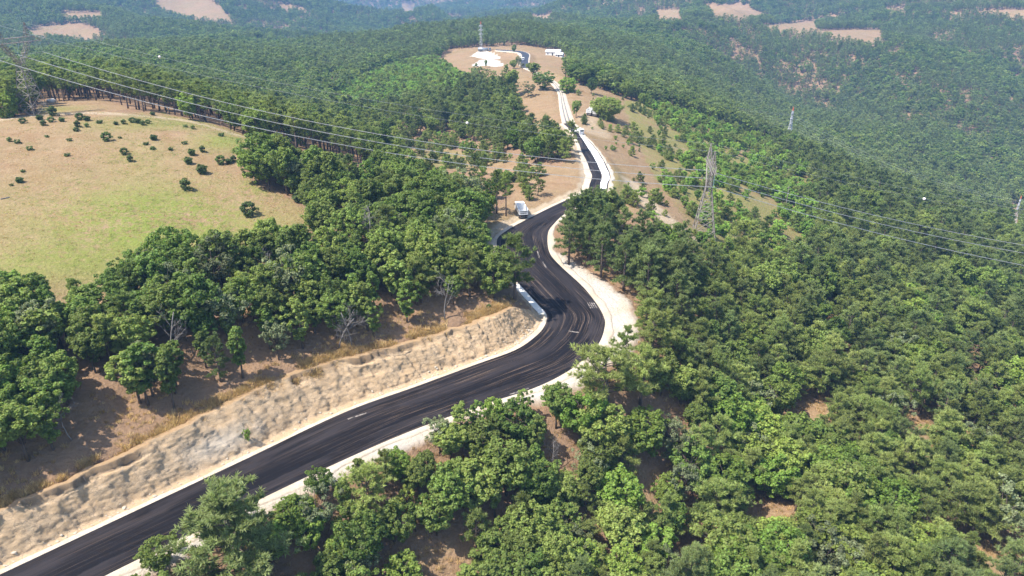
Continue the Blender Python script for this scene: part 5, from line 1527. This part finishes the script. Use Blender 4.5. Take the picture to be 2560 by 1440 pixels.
p = hit(129, 256); bm = bmesh.new(); bmesh.ops.create_icosphere(bm, subdivisions=3, radius=1.6)
for v_ in bm.verts: v_.co *= .8 + .4 * float(fbm(np.array(v_.co.x * 1.1 + 9), np.array(v_.co.y * 1.1 + v_.co.z), 3, 700)); v_.co.z *= .62
me = bpy.data.meshes.new('boulder'); bm.to_mesh(me); bm.free()
tag(link('boulder', me, simple_mat('pale limestone', (.55, .52, .48), .95, 0, .25, 1.5), None, (p[0], p[1], p[2] + .5)), 'pale boulder on the bare patch behind the left pylon foot', 'boulder')
p = hit(2, 499); q_ = hit(24, 494)
tag(MB().tube([(p[0], p[1], p[2] + .12), (q_[0], q_[1], q_[2] + .12)], .13, 7).build('fallen_pole', M_DEAD), 'pale fallen pole lying in the field at the left picture edge', 'pole')

# ------------------------------------------------------------------ worn road paint
road_o = bpy.data.objects['road']
M_PAINT, nt, out = mat_new('worn white road paint'); N = NT(nt)
pos = N.n('ShaderNodeNewGeometry').outputs['Position']
c = N.mix(N.ramp(N.noise(pos, 2.2, 5, .7), [(.44, 0.0), (.60, 1.0)]), (.04, .035, .035), (.34, .295, .26))
b = N.n('ShaderNodeBsdfPrincipled', ins={'Base Color': c, 'Roughness': .8}); N.l(b.outputs[0], out.inputs[0])
def road_z(x, y):
    q = KD_ROAD.find_n((x, y, 0), 4); w = [1 / (d_ + .05) for _, _, d_ in q]; return sum(KD_Z[i] * w_ for (_, i, _), w_ in zip(q, w)) / sum(w)
def painted(poly, d):
    """a paint mark by its corners in the picture"""
    vs = []
    for px, py in poly:
        dd = d
        for _ in range(6):
            x, y = at_d(px, py, dd); dd = CAM_Z - (road_z(x, y) + .17)
        vs.append((x, y, CAM_Z - dd))
    P0, P1, P2, P3 = [np.array(v_) for v_ in vs]
    nx_, ny_ = 8, 3; V = []; F = []
    for i in range(nx_ + 1):
        for j in range(ny_ + 1):
            u_, v2 = i / nx_, j / ny_; V.append(tuple((P0 * (1 - u_) + P1 * u_) * (1 - v2) + (P3 * (1 - u_) + P2 * u_) * v2))
    for i in range(nx_):
        for j in range(ny_): a = i * (ny_ + 1) + j; F.append((a, a + 1, a + ny_ + 2, a + ny_ + 1))
    MB().add(V, F).build('painted_mark', M_PAINT, road_o)
painted([(1421, 826.5), (1447, 830), (1447, 832.5), (1421, 828.5)], 70)
for k_ in range(4):
    x_ = 1467 + k_ * 5.2; painted([(x_, 755.5 + k_ * .4), (x_ + 9, 771), (x_ + 11, 770.5), (x_ + 2, 755)], 69)
painted([(1342, 628), (1347, 645), (1350, 644), (1345, 627.5)], 64.5)
painted([(1355, 655), (1365, 671), (1368, 670), (1358, 654)], 65.5)
painted([(1272, 986), (1320, 969), (1322, 971), (1290, 984)], 72)
painted([(868, 1047), (915, 1031), (917, 1033), (870, 1049)], 73.6)

# ------------------------------------------------------------------ dry grass on the lip and the floor, weeds in the field, stones at the foot of the bank
def tuft_mesh(seed, n_, h, spread, mat, lean=.5):
    rng = np.random.default_rng(seed)
    P = rng.normal(size=(n_, 3)) * spread; P[:, 2] = 0
    D = rng.normal(size=(n_, 3)) * lean; D[:, 2] = 1; D /= np.linalg.norm(D, axis=1, keepdims=True)
    V, F = needle_tris(P, D, h * rng.uniform(.6, 1.25, n_), np.full(n_, h * .055), rng)
    me = new_mesh('tuft', V, F, False); me.materials.append(mat); return me
M_STRAW = foliage_mat('dry straw', (.50, .33, .16), (.62, .45, .24), .3, .7, 1.2)
M_WEED = foliage_mat('green weeds', (.20, .26, .055), (.32, .34, .10), .3, .7, 1.2)
straw = [tuft_mesh(500 + i, 46, .62, .22, M_STRAW) for i in range(3)]
weed = [tuft_mesh(510 + i, 60, .30, .38, M_WEED, 1.3) for i in range(3)]
def pts(x, y, H, dz=0.0):
    return dict(x=np.asarray(x, float), y=np.asarray(y, float), z=gz(x, y) + .12 + dz, H=np.asarray(H, float))
rng = np.random.default_rng(77)
n_ = 9000
i_ = rng.integers(8, len(b_i) - 12, n_); back_ = np.abs(rng.normal(size=n_)) * 1.5 - .75
i_ = i_[BH[i_] > 1.2]; back_ = back_[:len(i_)]
gx_ = LIPW[i_, 0] - RN[b_i][i_, 0] * (back_ + .2) + rng.normal(size=len(i_)) * .5; gy_ = LIPW[i_, 1] - RN[b_i][i_, 1] * (back_ + .2) + rng.normal(size=len(i_)) * .5
kk = fbm(gx_ / 4, gy_ / 4, 3, 300) > .40
gx_, gy_ = gx_[kk], gy_[kk]
T1 = pts(gx_, gy_, rng.uniform(.7, 1.4, len(gx_)))
x_, y_ = scatter(75, 170, lambda y: 1.3); zz = gz(x_, y_); qx, qy, qd = to_px(x_, y_, zz)
kk = (qx > -50) & (qx < 2600) & (qy < 1500) & (fbm(x_ / 5, y_ / 5, 3, 310) > .52) & ~in_poly(qx, qy, FIELD)
x_, y_ = x_[kk], y_[kk]; ii, off = road_frame(x_, y_); kk = np.where(off > 0, off > MR_ALL[ii] + .5, -off > 2.2 + BH_ALL[ii] + .6) & (off != 0)
x_, y_ = x_[kk], y_[kk]
T1 = join(T1, pts(x_, y_, rng.uniform(.5, 1.0, len(x_))))
mass('dry_grass', T1, straw, [.8] * 3, 'dry straw-coloured grass along the bank lip and on the forest floor', 'grass')
x_, y_ = scatter(95, 262, lambda y: 1.25); zz = gz(x_, y_); qx, qy, qd = to_px(x_, y_, zz)
kk = in_poly(qx, qy, FIELD) & (qx > -60)
x_, y_, qx, qy = x_[kk], y_[kk], qx[kk], qy[kk]
ge = np.zeros(len(x_))
for bx, by, rx, ry in ((380, 560, 300, 100), (200, 640, 260, 80), (340, 400, 110, 55), (420, 310, 250, 24), (560, 350, 80, 28), (640, 470, 60, 30)): ge = np.maximum(ge, np.exp(-((qx - bx) / rx) ** 2 - ((qy - by) / ry) ** 2))
kk = rng.uniform(size=len(x_)) < (.10 + .9 * ge) * smooth(.42, .6, fbm(x_ / 3.5, y_ / 3.5, 3, 320))
mass('field_grass', pts(x_[kk], y_[kk], rng.uniform(.35, .8, kk.sum())), weed, [.6] * 3, 'green weeds and grass tufts in the sloping field', 'grass')
kk = rng.uniform(size=len(x_)) < .35 * smooth(.45, .6, fbm(x_ / 4, y_ / 4, 3, 324))
mass('field_straw_grass', pts(x_[kk], y_[kk], rng.uniform(.2, .4, kk.sum())), straw, [.8] * 3, 'dry grass tufts in the sloping field', 'grass')
# stones fallen to the foot of the bank
rocks = []
M_ROCK = simple_mat('fallen bank stones', (.50, .43, .33), .95, 0, .25, 3)
for s_ in range(4):
    bm = bmesh.new(); bmesh.ops.create_icosphere(bm, subdivisions=1, radius=.5)
    rr = np.random.default_rng(s_ + 900)
    for v_ in bm.verts: v_.co *= rr.uniform(.65, 1.15); v_.co.z *= .7
    me = bpy.data.meshes.new('stone'); bm.to_mesh(me); bm.free(); me.materials.append(M_ROCK); rocks.append(me)
i_ = rng.integers(4, len(b_i) - 8, 900); o_ = rng.gamma(1.6, .35, 900)
sx_ = toe[i_, 0] + RN[b_i][i_, 0] * (.55 - o_); sy_ = toe[i_, 1] + RN[b_i][i_, 1] * (.55 - o_)
mass('bank_rubble', dict(x=sx_, y=sy_, z=tz[i_] + .16 + np.maximum(0, o_ - .6) * 1.0, H=rng.gamma(2.0, .11, 900) + .06), rocks, [1.0] * 4, 'loose stones fallen to the foot of the earth bank', 'rubble')
# roots hanging out under the lip
bank_o = bpy.data.objects['earth_bank_terrain']
rr = np.random.default_rng(41)
for k_ in range(60):
    i = int(rr.uniform(.04, .78) * len(fine)); j = int(NB * .86)
    if bt[i, 3] < 2.5: continue
    p = np.array((BX[i, j], BY[i, j], BZ[i, j] - .05)); nrm = np.array((bt[i, 4], bt[i, 5], 0)); tg_ = np.array((-bt[i, 5], bt[i, 4], 0))
    P = [p - nrm * .3]; d_ = nrm * rr.uniform(.3, .8) + tg_ * rr.normal() * .5 + np.array((0, 0, -.2))
    L_ = rr.uniform(.5, 1.5)
    for q_ in range(4): d_ = d_ + np.array((rr.normal() * .25, rr.normal() * .25, -.28)); P.append(P[-1] + d_ / np.linalg.norm(d_) * L_ / 4)
    MB().tube([tuple(v_) for v_ in P], [.05, .045, .035, .025, .012], 4).build('root', M_DEAD if k_ % 3 else M_BARK, bank_o)
# ------------------------------------------------------------------ air
hz, nt, out = mat_new('summer haze')
N = NT(nt)
v = N.n('ShaderNodeVolumePrincipled', ins={'Color': (.27, .55, 1.0, 1), 'Density': .00019, 'Anisotropy': .0})
N.l(v.outputs[0], out.inputs['Volume'])
zlo = float(GZ.min()) - 1.5; zhi = max(float(GZ.max()) + 25, CAM_Z + 20)
ho = MB().box(-7000, 7000, -150, 7350, zlo, zhi).build('haze', hz)
tag(ho, 'pale blue summer haze over the hills', 'haze', None, 'stuff')
